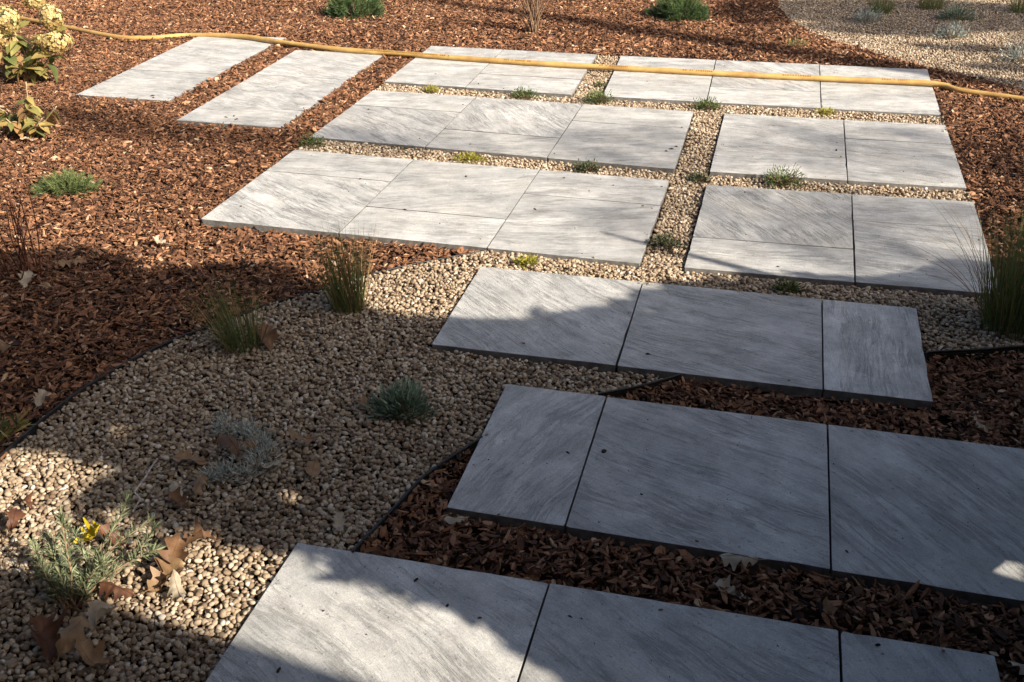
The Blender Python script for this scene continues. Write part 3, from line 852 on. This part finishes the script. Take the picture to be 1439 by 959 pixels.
def sprig_plant(name, loc, stems, L, W, per, mat, label, seed, stem_r=.003, stem_mat='twig'):
    """stems: list of polylines (local); needle leaves all along them"""
    random.seed(seed)
    root = empty(name, loc)
    tag(root, label, 'plant')
    fo = Soup()
    if name == 'rosemary': stems = [[(p[0] * .86, p[1] * .86, p[2] * .80) for p in q_] for q_ in stems]
    for s_ in stems:
        c = [Vector(p) for p in catmull(s_, 5)]
        v, f = tube_mesh(c, [stem_r * (1 - .7 * i / len(c)) for i in range(len(c))], 6)
        mesh_obj('stem', v, f, M[stem_mat], root, True)
        for i in range(per):
            u = U(.22, 1) * (len(c) - 1); k = int(min(u, len(c) - 2))
            p = c[k].lerp(c[k + 1], u - k)
            d = (c[k + 1] - c[k]).normalized()
            fo.blade(p, d * U(.4, 1.0) + rdir(random, -.6, 1) * .8, L * U(.6, 1.2), W, U(.1, .95), U(-.1, .3), None, 2, .5)
    fo.obj('foliage', M[mat], root)
    return root
random.seed(70)
stems = [[(0, 0, 0), (.03, .02, .07), (.07, .10, .13), (.13, .20, .16)], [(0, 0, 0), (.0, .03, .10), (-.02, .06, .19), (-.03, .08, .24)],
         [(0, 0, 0), (-.05, .05, .07), (-.10, .10, .14)], [(.01, 0, 0), (.06, .06, .06), (.12, .12, .09), (.17, .15, .11)], [(0, .02, 0), (.02, .10, .09), (.04, .19, .15), (.03, .26, .18)],
         [(0, 0, 0), (-.04, .0, .08), (-.06, .0, .15)], [(.02, .03, 0), (.08, .16, .05), (.10, .25, .09)], [(0, .0, 0), (-.07, .10, .05), (-.11, .18, .10)], [(.0, .02, .0), (.05, .03, .09), (.09, .05, .14)]]
stems += [[(U(-.03, .03), U(-.02, .03), 0), (U(-.08, .06), U(.0, .08), U(.03, .08)), (U(-.15, .10), U(.02, .16), U(.05, .15))] for _ in range(9)]
sprig_plant('rosemary', (-1.315, 1.335, -.015), stems, .027, .0026, 130, 'rosemary', 'sprawling grey green needle-leaved plant half in sun, bottom left', 71)
stems = [[(U(-.02, .02), U(-.02, .02), 0), (U(-.04, .04), U(-.03, .06), .08), (U(-.08, .07), U(-.05, .10), U(.12, .2))] for _ in range(9)]
sprig_plant('pale_herb', (-1.665, 1.50, -.015), stems, .022, .0022, 40, 'rosemary', 'pale dry herb stems at the left edge beside rust leaves', 72, .002, 'white_twig')
stems = [[(0, 0, 0), (U(-.04, .06), U(-.05, .04), .05), (U(-.06, .09), U(-.06, .05), U(.06, .11))] for _ in range(7)]
sprig_plant('green_herb', (-1.885, 1.82, -.02), stems, .055, .008, 16, 'hyd_leaf', 'bright green narrow leaves at the left edge where bark meets pebbles', 73)
# dry reddish stems at the left edge
random.seed(75)
root = empty('dry_stems', (-2.52, 2.80, -.03))
tag(root, 'bunch of thin red brown dry stems at the left edge over dark bark', 'plant')
for i in range(16):
    a = U(0, 6.28); r_ = U(0, .10)
    b = Vector((r_ * math.cos(a), r_ * math.sin(a), 0))
    tp = b + Vector((G(0, .05), G(0, .05), U(.22, .42)))
    c = catmull([tuple(b), tuple(b.lerp(tp, .5) + Vector((G(0, .015), G(0, .015), 0))), tuple(tp)], 4)
    v, f = tube_mesh(c, [.0028 - .0015 * j / len(c) for j in range(len(c))], 5)
    mesh_obj('stem', v, f, M['red_stem'], root, True)
# bare twiggy shrub
random.seed(76)
root = empty('twiggy_shrub', (-1.647, 7.20, -.03))
tag(root, 'bare twiggy shrub in the bark at the top edge between two pines', 'shrub')
for i in range(42):
    a = U(0, 6.28); sp_ = abs(G(0, .20))
    b = Vector((U(-.03, .03), U(-.03, .03), 0))
    tp = Vector((math.cos(a) * sp_, math.sin(a) * sp_, U(.35, .62)))
    mid = b.lerp(tp, .5) + Vector((math.cos(a), math.sin(a), 0)) * -.03 + Vector((G(0, .012), G(0, .012), 0))
    c = catmull([tuple(b), tuple(mid), tuple(tp)], 4)
    v, f = tube_mesh(c, [.0034 - .0022 * j / len(c) for j in range(len(c))], 5)
    mesh_obj('twig', v, f, M['twig'], root, True)

# ------------------------------------------------------------------ broad leaves and hydrangeas
def broad_leaf_mesh(L, W, fold=.25, curl=.3, n=7, name='leaf'):
    V, F = [], []
    for i in range(n + 1):
        u = i / n
        w = W * .5 * math.sin(math.pi * u ** .8) ** .9 if 0 < u < 1 else 0.001
        z = -curl * L * u * u
        for s in (-1, 0, 1):
            V.append((s * w, u * L, z + (abs(s) * w * fold)))
    for i in range(n):
        for s in (0, 1):
            a = i * 3 + s
            F.append((a, a + 1, a + 4, a + 3))
    return V, F
def hydrangea(loc, stems, heads, nleaf, label, seed, leafL=.10):
    random.seed(seed)
    root = empty('hydrangea', loc)
    tag(root, label, 'hydrangea', 'fading hydrangeas at the left edge')
    cs = []
    for s_ in stems:
        c = [Vector(p) for p in catmull(s_, 5)]
        cs.append(c)
        v, f = tube_mesh(c, [.0055 - .003 * i / len(c) for i in range(len(c))], 6)
        mesh_obj('stem', v, f, M['pale_stem'], root, True)
    for i in range(nleaf):
        c = cs[i % len(cs)]
        k = int(U(.3, .98) * (len(c) - 1)); p = c[k]
        L = leafL * U(.6, 1.2)
        V, F = broad_leaf_mesh(L, L * U(.45, .62), U(.1, .5), U(.05, .5))
        tint = min(1, max(0, G(.66 if heads else .74, .24)))
        o = mesh_obj('leaf', V, F, M['hyd_leaf'], root, True, {'tint': [tint] * len(V)}, loc=p)
        o.rotation_euler = (U(-.9, .5), U(-.5, .5), U(0, 6.283))
    for (x, y, z, rx, rz) in heads:
        so = Soup()
        for i in range(230):
            d = rdir(random, -.75, 1)
            k = U(.8, 1.05)
            p = Vector((d.x * rx * k, d.y * rx * k, d.z * rz * k))
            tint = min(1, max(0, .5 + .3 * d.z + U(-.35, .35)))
            t1 = d.cross(rdir(random, -1, 1)).normalized(); t2 = d.cross(t1)
            for q in range(4):
                an = q * math.pi / 2
                so.blade(p, t1 * math.cos(an) + t2 * math.sin(an) + d * .25, .014 * U(.8, 1.2), .012, tint, 0, d, 2, .6)
        o = so.obj('flower_head', M['hyd_head'], root, True)
        o.location = (x, y, z)
    return root
hydrangea((-4.30, 5.22, -.03),
          [[(0, 0, 0), (.10, .0, .20), (.215, .0, .35)], [(0, 0, 0), (-.04, .02, .18), (-.09, .0, .33)], [(0, 0, 0), (.12, -.03, .12), (.22, -.04, .20)], [(0, 0, 0), (-.07, -.05, .12), (-.14, -.04, .20)], [(0, 0, 0), (-.10, .1, .3), (-.20, .12, .44)], [(0, 0, 0), (.02, -.08, .08), (.06, -.14, .15)], [(0, 0, 0), (.08, -.06, .1), (.14, -.08, .2)]],
          [(.218, .0, .392, .062, .078), (-.088, .0, .365, .075, .085), (.235, -.03, .258, .095, .062), (-.145, .0, .255, .08, .075), (-.0, .16, .46, .07, .06), (.14, -.02, .26, .05, .04)], 96,
          'cream hydrangea with several flower heads at the top left corner', 81, .115)
hydrangea((-3.60, 4.25, -.03), [[(0, 0, 0), (.03, .0, .16), (.05, .0, .29)], [(0, 0, 0), (-.06, .0, .08), (-.12, .02, .14)], [(0, 0, 0), (.07, -.03, .07), (.12, -.03, .12)], [(0, 0, 0), (-.03, -.06, .08), (-.05, -.08, .12)], [(0, 0, 0), (.10, .02, .1), (.18, .02, .17)], [(0, 0, 0), (.02, .0, .12), (.03, .0, .2)], [(0, 0, 0), (-.12, .03, .1), (-.2, .03, .15)]],
          [], 78, 'flowerless yellowing hydrangea below the cream flower heads', 82, .075)

# ------------------------------------------------------------------ fallen leaves
def oak_leaf(L, W, seed, lobes=4, depth=.45, curl=.5, plain=False):
    r = random.Random(seed)
    n = 22
    V, F = [], []
    cx, cy = r.uniform(-1, 1) * curl, r.uniform(-1, 1) * curl
    for i in range(n + 1):
        u = i / n
        env = math.sin(math.pi * min(1, u ** .85)) ** .65 * (.55 + .6 * u) if u < 1 else 0
        lob = 1 - (0 if plain else depth * (.5 + .5 * math.cos(2 * math.pi * lobes * u + .6)))
        jl, jr = 1 + r.uniform(-.1, .1), 1 + r.uniform(-.1, .1)
        w = max(.0012, .5 * W * env * lob)
        y = (u - .5) * L
        for s in (-1, -.5, 0, .5, 1):
            x = s * w * (jl if s < 0 else jr)
            z = cx * (x * x) / W * 4 + cy * (u - .4) ** 2 * L * 1.4 + .10 * W * math.sin(9 * u + seed) * s + abs(s) * .12 * w
            V.append((x, y, z))
    for i in range(n):
        for k in range(4):
            a = i * 5 + k
            F.append((a, a + 1, a + 6, a + 5))
    zmin = min(v[2] for v in V)
    return [(x, y, z - zmin) for x, y, z in V], F
LEAVES = [
 # x, y, length, material, yaw, tilt x, tilt y, label, plain
 (-2.187, 3.134, .085, 'leaf_cream', 1.4, .2, .3, 'cream curled leaf on the bark above the dark shade line', 0),
 (-2.467, 2.72, .10, 'leaf_cream', .4, .5, .2, 'pale oak leaf propped among the dry red stems', 0),
 (-2.36, 2.65, .10, 'leaf_tan', 1.9, .1, .3, 'pale leaf in dark bark right of the dry red stems', 0),
 (-2.40, 2.88, .11, 'leaf_tan', 2.4, .3, -.2, 'tan leaf behind the dry red stems at the edge of sun', 0),
 (-3.553, 4.165, .09, 'leaf_cream', 1.6, .1, .2, 'white leaf at the foot of the flowerless hydrangea', 0),
 (-2.86, 3.62, .06, 'leaf_cream', .9, .5, .3, 'small white leaf caught at the right of the low conifer', 0),
 (-1.425, 2.50, .12, 'leaf_brown', .7, 1.0, .3, 'rust brown leaf standing at the foot of the left-leaning grass', 0),
 (-1.40, 2.53, .08, 'leaf_tan', 2.2, .6, .5, 'grey tan leaf above the brown leaf beside the leaning grass', 0),
 (-1.006, 1.898, .075, 'leaf_tan', .35, .2, .9, 'folded pointed leaf lying alone on the shaded pebbles', 1),
 (-1.117, 1.893, .07, 'leaf_cream', 2.6, .2, .2, 'pale lobed leaf touching the right side of the curled silvery plant', 0),
 (-1.335, 1.862, .105, 'leaf_tan', 1.75, .2, .2, 'broad brown leaf left of the curled silvery plant', 0),
 (-1.255, 1.925, .12, 'leaf_brown', 1.0, .5, .3, 'brown leaf standing inside the curled silvery plant', 0),
 (-1.205, 1.925, .08, 'leaf_tan', 2.9, .6, -.4, 'tan leaf tucked inside the curled silvery plant', 0),
 (-1.252, 1.77, .10, 'leaf_tan', .25, .2, .35, 'tan oak leaf below the curled silvery plant', 0),
 (-1.30, 1.745, .07, 'leaf_cream', .9, .2, -.3, 'pale small leaf left of the tan oak leaf', 0),
 (-1.08, 2.01, .10, 'leaf_tan', 1.8, .1, .2, 'long tan leaf right of the curled silvery plant', 0),
 (-1.27, 1.70, .08, 'leaf_brown', 1.2, .1, .2, 'dark brown leaf flat on pebbles above the sunlit patch', 0),
 (-1.165, 1.49, .13, 'leaf_brown', .2, .5, .5, 'large brown oak leaf in the sun right of the needle-leaved plant', 0),
 (-1.145, 1.445, .115, 'leaf_tan', -.7, .7, .2, 'bright orange brown leaf in the sun at front of the leaf pile', 0),
 (-1.20, 1.535, .10, 'leaf_tan', 1.3, .4, .3, 'tan leaf at the back of the sunlit leaf pile', 0),
 (-1.13, 1.545, .10, 'leaf_brown', 2.3, .3, .4, 'brown leaf at the right of the sunlit leaf pile', 0),
 (-1.10, 1.405, .085, 'leaf_cream', .8, .2, .2, 'pale oak leaf on sunlit pebbles below the leaf pile', 0),
 (-1.225, 1.365, .10, 'leaf_rust', 1.5, .3, .2, 'reddish leaf at the foot of the needle-leaved plant', 0),
 (-1.29, 1.225, .13, 'leaf_rust', .8, .3, .3, 'rust brown leaf in shade at the bottom left corner', 0),
 (-1.235, 1.235, .12, 'leaf_tan', .1, .5, .6, 'curled grey tan leaf in shade at the bottom left corner', 0),
 (-1.17, 1.20, .10, 'leaf_tan', 1.4, .2, .3, 'tan lobed leaf in shade nearest the bottom left corner', 0),
 (-1.205, 1.305, .08, 'leaf_cream', -.4, .5, -.4, 'greenish tan leaf below the needle-leaved plant', 1),
 (-1.395, 1.53, .085, 'leaf_yellow', -.9, .5, .2, 'bright yellow leaf behind the needle-leaved plant', 0),
 (-1.345, 1.535, .09, 'leaf_rust', 1.4, .3, .3, 'dark rust leaf right of the bright yellow leaf', 0),
 (-1.605, 1.535, .09, 'leaf_rust', .5, .5, .5, 'red rust leaf at the left edge by the pale herb', 0),
 (-1.625, 1.60, .06, 'leaf_rust', 1.2, .2, .3, 'small red leaf behind the pale herb at left edge', 0),
 (-1.905, 2.04, .07, 'leaf_cream', .2, .5, .3, 'pale leaf in dark bark beside the left edging', 0),
 (-2.197, 2.266, .075, 'leaf_tan', 1.3, .1, .3, 'tan leaf in dark bark at the left edge', 1),
 (-.99, 2.215, .07, 'leaf_tan', .6, .3, .3, 'grey tan leaf left of the bushy lavender', 0),
 (-1.0, 2.245, .05, 'leaf_brown', 2.2, .2, .3, 'small brown leaf behind the grey leaf by the lavender', 0),
 (.06, 1.795, .105, 'leaf_cream', 1.75, .2, .35, 'cream oak leaf in the shaded bark strip under the slab edge', 0),
 (.045, 1.705, .085, 'leaf_cream', 1.45, .3, .3, 'cream oak leaf at the lower side of the shaded bark strip', 0),
 (.255, 1.70, .06, 'leaf_tan', .4, .3, .3, 'dull leaf in the shaded bark strip right of the two cream leaves', 0),
 (.62, 1.615, .075, 'leaf_cream', .9, .3, .3, 'pale leaf in dark bark at the bottom right corner', 0),
 (.668, 2.525, .055, 'leaf_cream', .9, .4, .3, 'white scrap of leaf in dark bark right of the slab row', 0),
 (-.86, 1.72, .07, 'leaf_cream', .5, .3, .2, 'pale leaf on bark beside the middle edging', 0),
 (-.60, 1.80, .06, 'leaf_cream', 2.0, .2, .2, 'pale bit of leaf on bark under the shaded slab corner', 1),
]
LEAVES = [l for l in LEAVES]
for i, (x, y, L, mt, yaw, tx, ty, lb, plain) in enumerate(LEAVES):
    r = random.Random(500 + i)
    L *= .82
    V, F = oak_leaf(L, L * r.uniform(.66, .86), 500 + i, r.choice((3, 4, 4)), r.uniform(.35, .55), r.uniform(.5, 1.1), plain)
    root = empty('fallen_leaf', (x, y, -.006 if bool(in_gravel(np.array([x]), np.array([y]))[0]) else -.012), yaw)
    tag(root, lb, 'leaf', 'fallen leaves')
    b = mesh_obj('blade', V, F, M[mt], root, True)
    b.rotation_euler = (tx * .6, ty * .6, 0)
    b.location = (0, 0, (abs(tx) * L * .5 + abs(ty) * L * .3) * .42)
    c = [V[k * 5 + 2] for k in range(0, 23, 2)]
    c = [(0, -L * .5 - L * .22, c[0][2] + .004)] + c
    v, f = tube_mesh([(p[0], p[1], p[2] + .0006) for p in c], [.0011 - .0008 * k / len(c) for k in range(len(c))], 5)
    o = mesh_obj('midrib', v, f, M[mt], root, True)
    o.rotation_euler = b.rotation_euler; o.location = b.location

# white bleached twig
tw = [(0, 0, -.01), (.013, .010, .012), (.012, .024, .018), (-.006, .034, .026), (-.004, .052, .034), (.004, .07, .046), (.008, .095, .06), (.016, .115, .074)]
c = catmull(tw, 6)
v, f = tube_mesh(c, [.0021 + .0007 * math.sin(i * 2.1) for i in range(len(c))], 6)
o = mesh_obj('bleached_twig', v, f, M['white_twig'], None, True, loc=(-1.372, 1.655, -.004))
tag(o, 'thin crooked white twig sticking up from the pebbles', 'twig')

# crumbs of bark and dirt lying on the slabs
random.seed(90)
spots = [(.368, 4.88, .03), (.385, 4.78, .012), (-1.70, 3.98, .016), (-1.38, 3.67, .028), (-.86, 3.80, .022), (-1.25, 4.12, .025), (-1.63, 4.60, .014), (-1.36, 4.57, .014), (-1.63, 5.68, .018), (-1.38, 5.62, .018), (-1.46, 5.61, .012), (-3.37, 5.02, .035), (-3.34, 4.98, .02), (-2.75, 4.72, .028), (-2.68, 4.70, .035), (-2.72, 4.75, .02), (-.40, 4.72, .03), (-.42, 4.68, .02), (-.38, 4.76, .02), (-.93, 4.52, .01),
         (-.30, 2.16, .025), (-.39, 2.13, .018), (-.18, 2.0, .01), (-.255, 2.70, .02), (-.03, 4.2, .012), (.12, 3.45, .014), (-.62, 1.58, .016), (-.53, 1.52, .012), (-.80, 1.27, .018), (.35, 1.62, .014), (-.27, 1.55, .012), (.30, 1.9, .012)]
V, F = [], []
for (x, y, L) in spots + [(U(-.9, .55), U(1.15, 1.6), U(.003, .007)) for _ in range(24)] + [(U(-.6, .7), U(1.9, 2.4), U(.003, .007)) for _ in range(22)] + [(U(-2.1, .8), U(3.4, 5.3), U(.004, .009)) for _ in range(40)]:
    if not bool(in_slabs(np.array([x]), np.array([y]), .01)[0]): continue
    a = U(0, 6.28); n = 6; w = L * U(.3, .6); o0 = len(V)
    for k in range(n):
        t_ = 2 * math.pi * k / n; px, py = L * .5 * math.cos(t_) * U(.8, 1.2), w * .5 * math.sin(t_) * U(.8, 1.2)
        V.append((x + px * math.cos(a) - py * math.sin(a), y + px * math.sin(a) + py * math.cos(a), .0002))
    V.append((x, y, min(.005, L * .25) + .001))
    F += [(o0 + k, o0 + (k + 1) % n, o0 + n) for k in range(n)]
o = mesh_obj('bark_crumbs', V, F, M['crumb'])
tag(o, 'dark crumbs of bark and dirt scattered on the slabs', 'crumbs', kind='stuff')

# ------------------------------------------------------------------ what stands outside the frame and shades the garden
# flecks of sun on the ground that reach it past and through the crowns: x, y, rx, ry
FLECKS = [(-.69, 1.375, .29, .115), (-.84, 1.455, .10, .055), (-.45, 1.35, .12, .07), (-1.06, 1.45, .18, .12), (-1.40, 1.475, .22, .085), (-1.68, 1.72, .13, .10), (-1.66, 1.55, .10, .05), (.655, 1.925, .06, .028), (-.36, 1.33, .10, .05),
          (-1.02, 3.10, .28, .19), (-.72, 3.06, .22, .035), (-.62, 3.15, .24, .025), (-1.20, 2.95, .13, .09), (-.5, 3.0, .07, .015), (-.40, 3.30, .3, .06), (-.85, 2.97, .08, .02), (-1.0, 1.80, .045, .025), (-1.40, 1.93, .07, .025), (-1.55, 1.98, .05, .02)]
BOUND = [(-3.2, 2.95), (-2.745, 2.936), (-2.60, 2.90), (-2.523, 3.09), (-2.322, 3.04), (-2.092, 2.87), (-1.95, 2.93), (-1.836, 3.07), (-1.684, 3.15), (-1.469, 2.95), (-1.293, 2.846), (-1.09, 2.80), (-.77, 2.86), (-.42, 3.08), (-.25, 3.28), (.1, 3.36), (.5, 3.45), (1.0, 3.8), (2.0, 4.2)]
BX = np.array([b[0] for b in BOUND]); BY = np.array([b[1] for b in BOUND])
def shadow_xy(p):
    k = p[2] / S.z
    return p[0] - S.x * k, p[1] - S.y * k
def lit(p, extra=0.0):
    x, y = shadow_xy(p)
    if y > np.interp(x, BX, BY) - .01 + random.gauss(0, .045): return True
    e = random.gauss(1, .16)
    for (a, b, c, d) in FLECKS:
        if ((x - a) / (c + .02)) ** 2 + ((y - b) / (d + .015)) ** 2 < e: return True
    return False
# dense conifer right of the frame
random.seed(101)
root = empty('conifer', (2.02, 1.08, -.05))
tag(root, 'dense dark conifer standing right beside the slab rows', 'tree')
v, f = tube_mesh([(0, 0, 0), (0, .02, 1.2), (0, 0, 2.4), (0, 0, 3.35)], [.09, .07, .035, .01], 9)
mesh_obj('trunk', v, f, M['bark'], root, True)
cr = Soup(); br = Soup()
HC = 3.9
def conifer_sprays(soup, branches, root, HC, rad, nlev, droopy=.25, test=None, spray=(.10, .20), width=.07, per=46):
    ox, oy, oz = root.location
    for i in range(nlev):
        h = .18 + (HC - .3) * (i / nlev) ** .9
        rr = rad * (1 - h / HC) ** .58 + .06
        a = i * 2.399 + U(-.2, .2)
        d = Vector((math.cos(a), math.sin(a), -droopy + .45 * h / HC))
        tip = Vector((0, 0, h)) + d * rr * U(.85, 1.08)
        b0 = Vector((0, 0, h))
        if test and test(Vector((ox, oy, oz)) + tip): 
            if random.random() < .8: tip = b0.lerp(tip, .5)
        if not (test and any(test(Vector((ox, oy, oz)) + b0.lerp(tip, q_)) for q_ in (.1, .2, .3, .4, .5, .6, .7, .8, .9, 1.0))): branches.tube([tuple(b0), tuple(b0.lerp(tip, .5) + Vector((0, 0, .03))), tuple(tip)], .012, .004, .4, 4)
        for q in range(per):
            u = U(.12, 1.05)
            p = b0.lerp(tip, u) + Vector((G(0, .05), G(0, .05), G(0, .05))) * (1.6 - u)
            dd = (d + rdir(random, -1, .6) * .9)
            L = U(*spray)
            w = Vector((ox, oy, oz)) + p + dd.normalized() * L * .5
            if test and (test(w) or test(Vector((ox, oy, oz)) + p) or test(w + dd.normalized() * L * .5)): continue
            soup.blade(p, dd, L, width * U(.7, 1.2), U(0, 1), .2, None, 2, .4)
conifer_sprays(cr, br, root, HC, 1.25, 720, .22, lit)
cr.obj('crown', M['conifer'], root); br.obj('branch', M['bark'], root)

root = empty('conifer', (2.35, 2.45, -.05))  # out of view, added to close gaps in the shade over the dappled row
tag(root, 'unseen shorter conifer behind the tall one, added to shade the dappled row', 'tree')
v, f = tube_mesh([(0, 0, 0), (0, .02, .9), (0, 0, 2.0)], [.06, .045, .01], 9)
mesh_obj('trunk', v, f, M['bark'], root, True)
cr = Soup(); br = Soup()
conifer_sprays(cr, br, root, 2.15, .85, 300, .15, lit)
cr.obj('crown', M['conifer'], root); br.obj('branch', M['bark'], root)

# two half-bare garden trees far to the right: long trunk shadows and thin dappling
SHADE_A = [(-.55, 4.75, .55, .35, 130), (.45, 3.95, .75, .45, 300), (-.45, 4.0, .35, .5, 70), (.5, 4.95, .6, .4, 220), (1.45, 4.5, .45, 1.0, 1000), (-1.9, 4.55, .6, .22, 90), (-2.85, 4.45, .7, .14, 150), (-3.6, 4.62, .5, .12, 90)]
SHADE_B = [(1.2, 8.5, 1.3, .60, 3200), (.75, 7.85, .5, .22, 420), (1.6, 7.35, .7, .10, 420), (-.15, 8.3, .30, .5, 500), (2.4, 7.6, .8, .5, 700), (1.55, 6.85, .35, .08, 160)]
def shade_tree(loc, trunk_h, shade, label, seed, tmin, tmax):
    random.seed(seed)
    root = empty('garden_tree', loc)
    tag(root, label, 'tree', 'half-bare trees beyond the right edge')
    le, br = Soup(), Soup()
    o = Vector(loc)
    top = Vector((.1, .1, trunk_h))
    v, f = tube_mesh([(0, 0, 0), (.01, .0, trunk_h * .4), (.0, .02, trunk_h * .78), tuple(top)], [.17, .15, .13, .04], 9)
    mesh_obj('trunk', v, f, M['bark'], root, True)
    for (x, y, rx, ry, n) in shade:
        # limb towards the middle of each leafy mass
        c = Vector((x, y, 0)) + S * ((tmin + tmax) / 2) - o
        st_ = Vector((.03, .05, trunk_h * U(.45, .8)))
        br.tube([tuple(st_), tuple(st_.lerp(c, .5) + Vector((0, 0, .15))), tuple(c)], .012, .004, .4, 5)
        for i in range(n):
            a = U(0, 6.283); q = math.sqrt(random.random())
            g = Vector((x + rx * q * math.cos(a), y + ry * q * math.sin(a), 0))
            p = g + S * U(tmin, tmax) - o
            le.blade(p, rdir(random, -1, .3), U(.06, .10), U(.045, .065), U(0, 1), .2, None, 2, .45)
            if i % 9 == 0: br.tube([tuple(c.lerp(p, .1)), tuple(c.lerp(p, .55) + Vector((0, 0, .05))), tuple(p)], .006, .002, .4, 4)
    le.obj('crown', M['tree_leaf'], root); br.obj('branch', M['bark'], root)
shade_tree((16.0, -2.2, -.05), 9.5, SHADE_A, 'half-bare tree shading the middle slabs from beyond the right edge', 110, 17, 22)
shade_tree((7.50, 3.95, -.05), 7.2, SHADE_B, 'half-bare tree whose trunk shadow crosses the far pebble bed', 111, 10, 12.5)

# the house behind the photographer: its eave throws the straight shadow at the bottom left
root = empty('house', (2.3, -.05, -.05), R(-7.2))
tag(root, 'rendered house with dark eave behind the photographer', 'house')
def box(name, x0, x1, y0, y1, z0, z1, mat, parent, bev=.01):
    bm = bmesh.new()
    bmesh.ops.create_cube(bm, size=1)
    for v_ in bm.verts:
        v_.co = Vector(((x0 + x1) / 2 + v_.co.x * (x1 - x0), (y0 + y1) / 2 + v_.co.y * (y1 - y0), (z0 + z1) / 2 + v_.co.z * (z1 - z0)))
    if bev: bmesh.ops.bevel(bm, geom=list(bm.edges), offset=bev, segments=1, affect='EDGES')
    return bm_obj(name, bm, mat, parent)
EZ = 2.35
box('wall', -7.5, 5.0, -5.0, -1.4, 0, EZ + .02, M['wall'], root)
box('fascia', -7.8, 5.3, -.03, 0.0, EZ - .12, EZ + .05, M['wood'], root, .004)
bm = bmesh.new()
vv = [bm.verts.new(p) for p in [(-7.8, -.032, EZ - .02), (5.3, -.032, EZ - .02), (5.3, -3.2, EZ + .98), (-7.8, -3.2, EZ + .98), (-7.8, -.032, EZ + .07), (5.3, -.032, EZ + .07), (5.3, -3.2, EZ + 1.10), (-7.8, -3.2, EZ + 1.10)]]
for q in ((3, 2, 1, 0), (4, 5, 6, 7), (0, 1, 5, 4), (1, 2, 6, 5), (2, 3, 7, 6), (3, 0, 4, 7)): bm.faces.new([vv[i] for i in q])
bm_obj('roof', bm, M['tile'], root)
for x in (-5.5, -2.4, 2.2):
    w = box('window', x, x + 1.5, -1.44, -1.38, .05, 2.1, M['wood'], root)
    box('pane', x + .08, x + .71, -1.385, -1.372, .13, 2.02, M['glass'], w, 0)
    box('pane', x + .79, x + 1.42, -1.385, -1.372, .13, 2.02, M['glass'], w, 0)
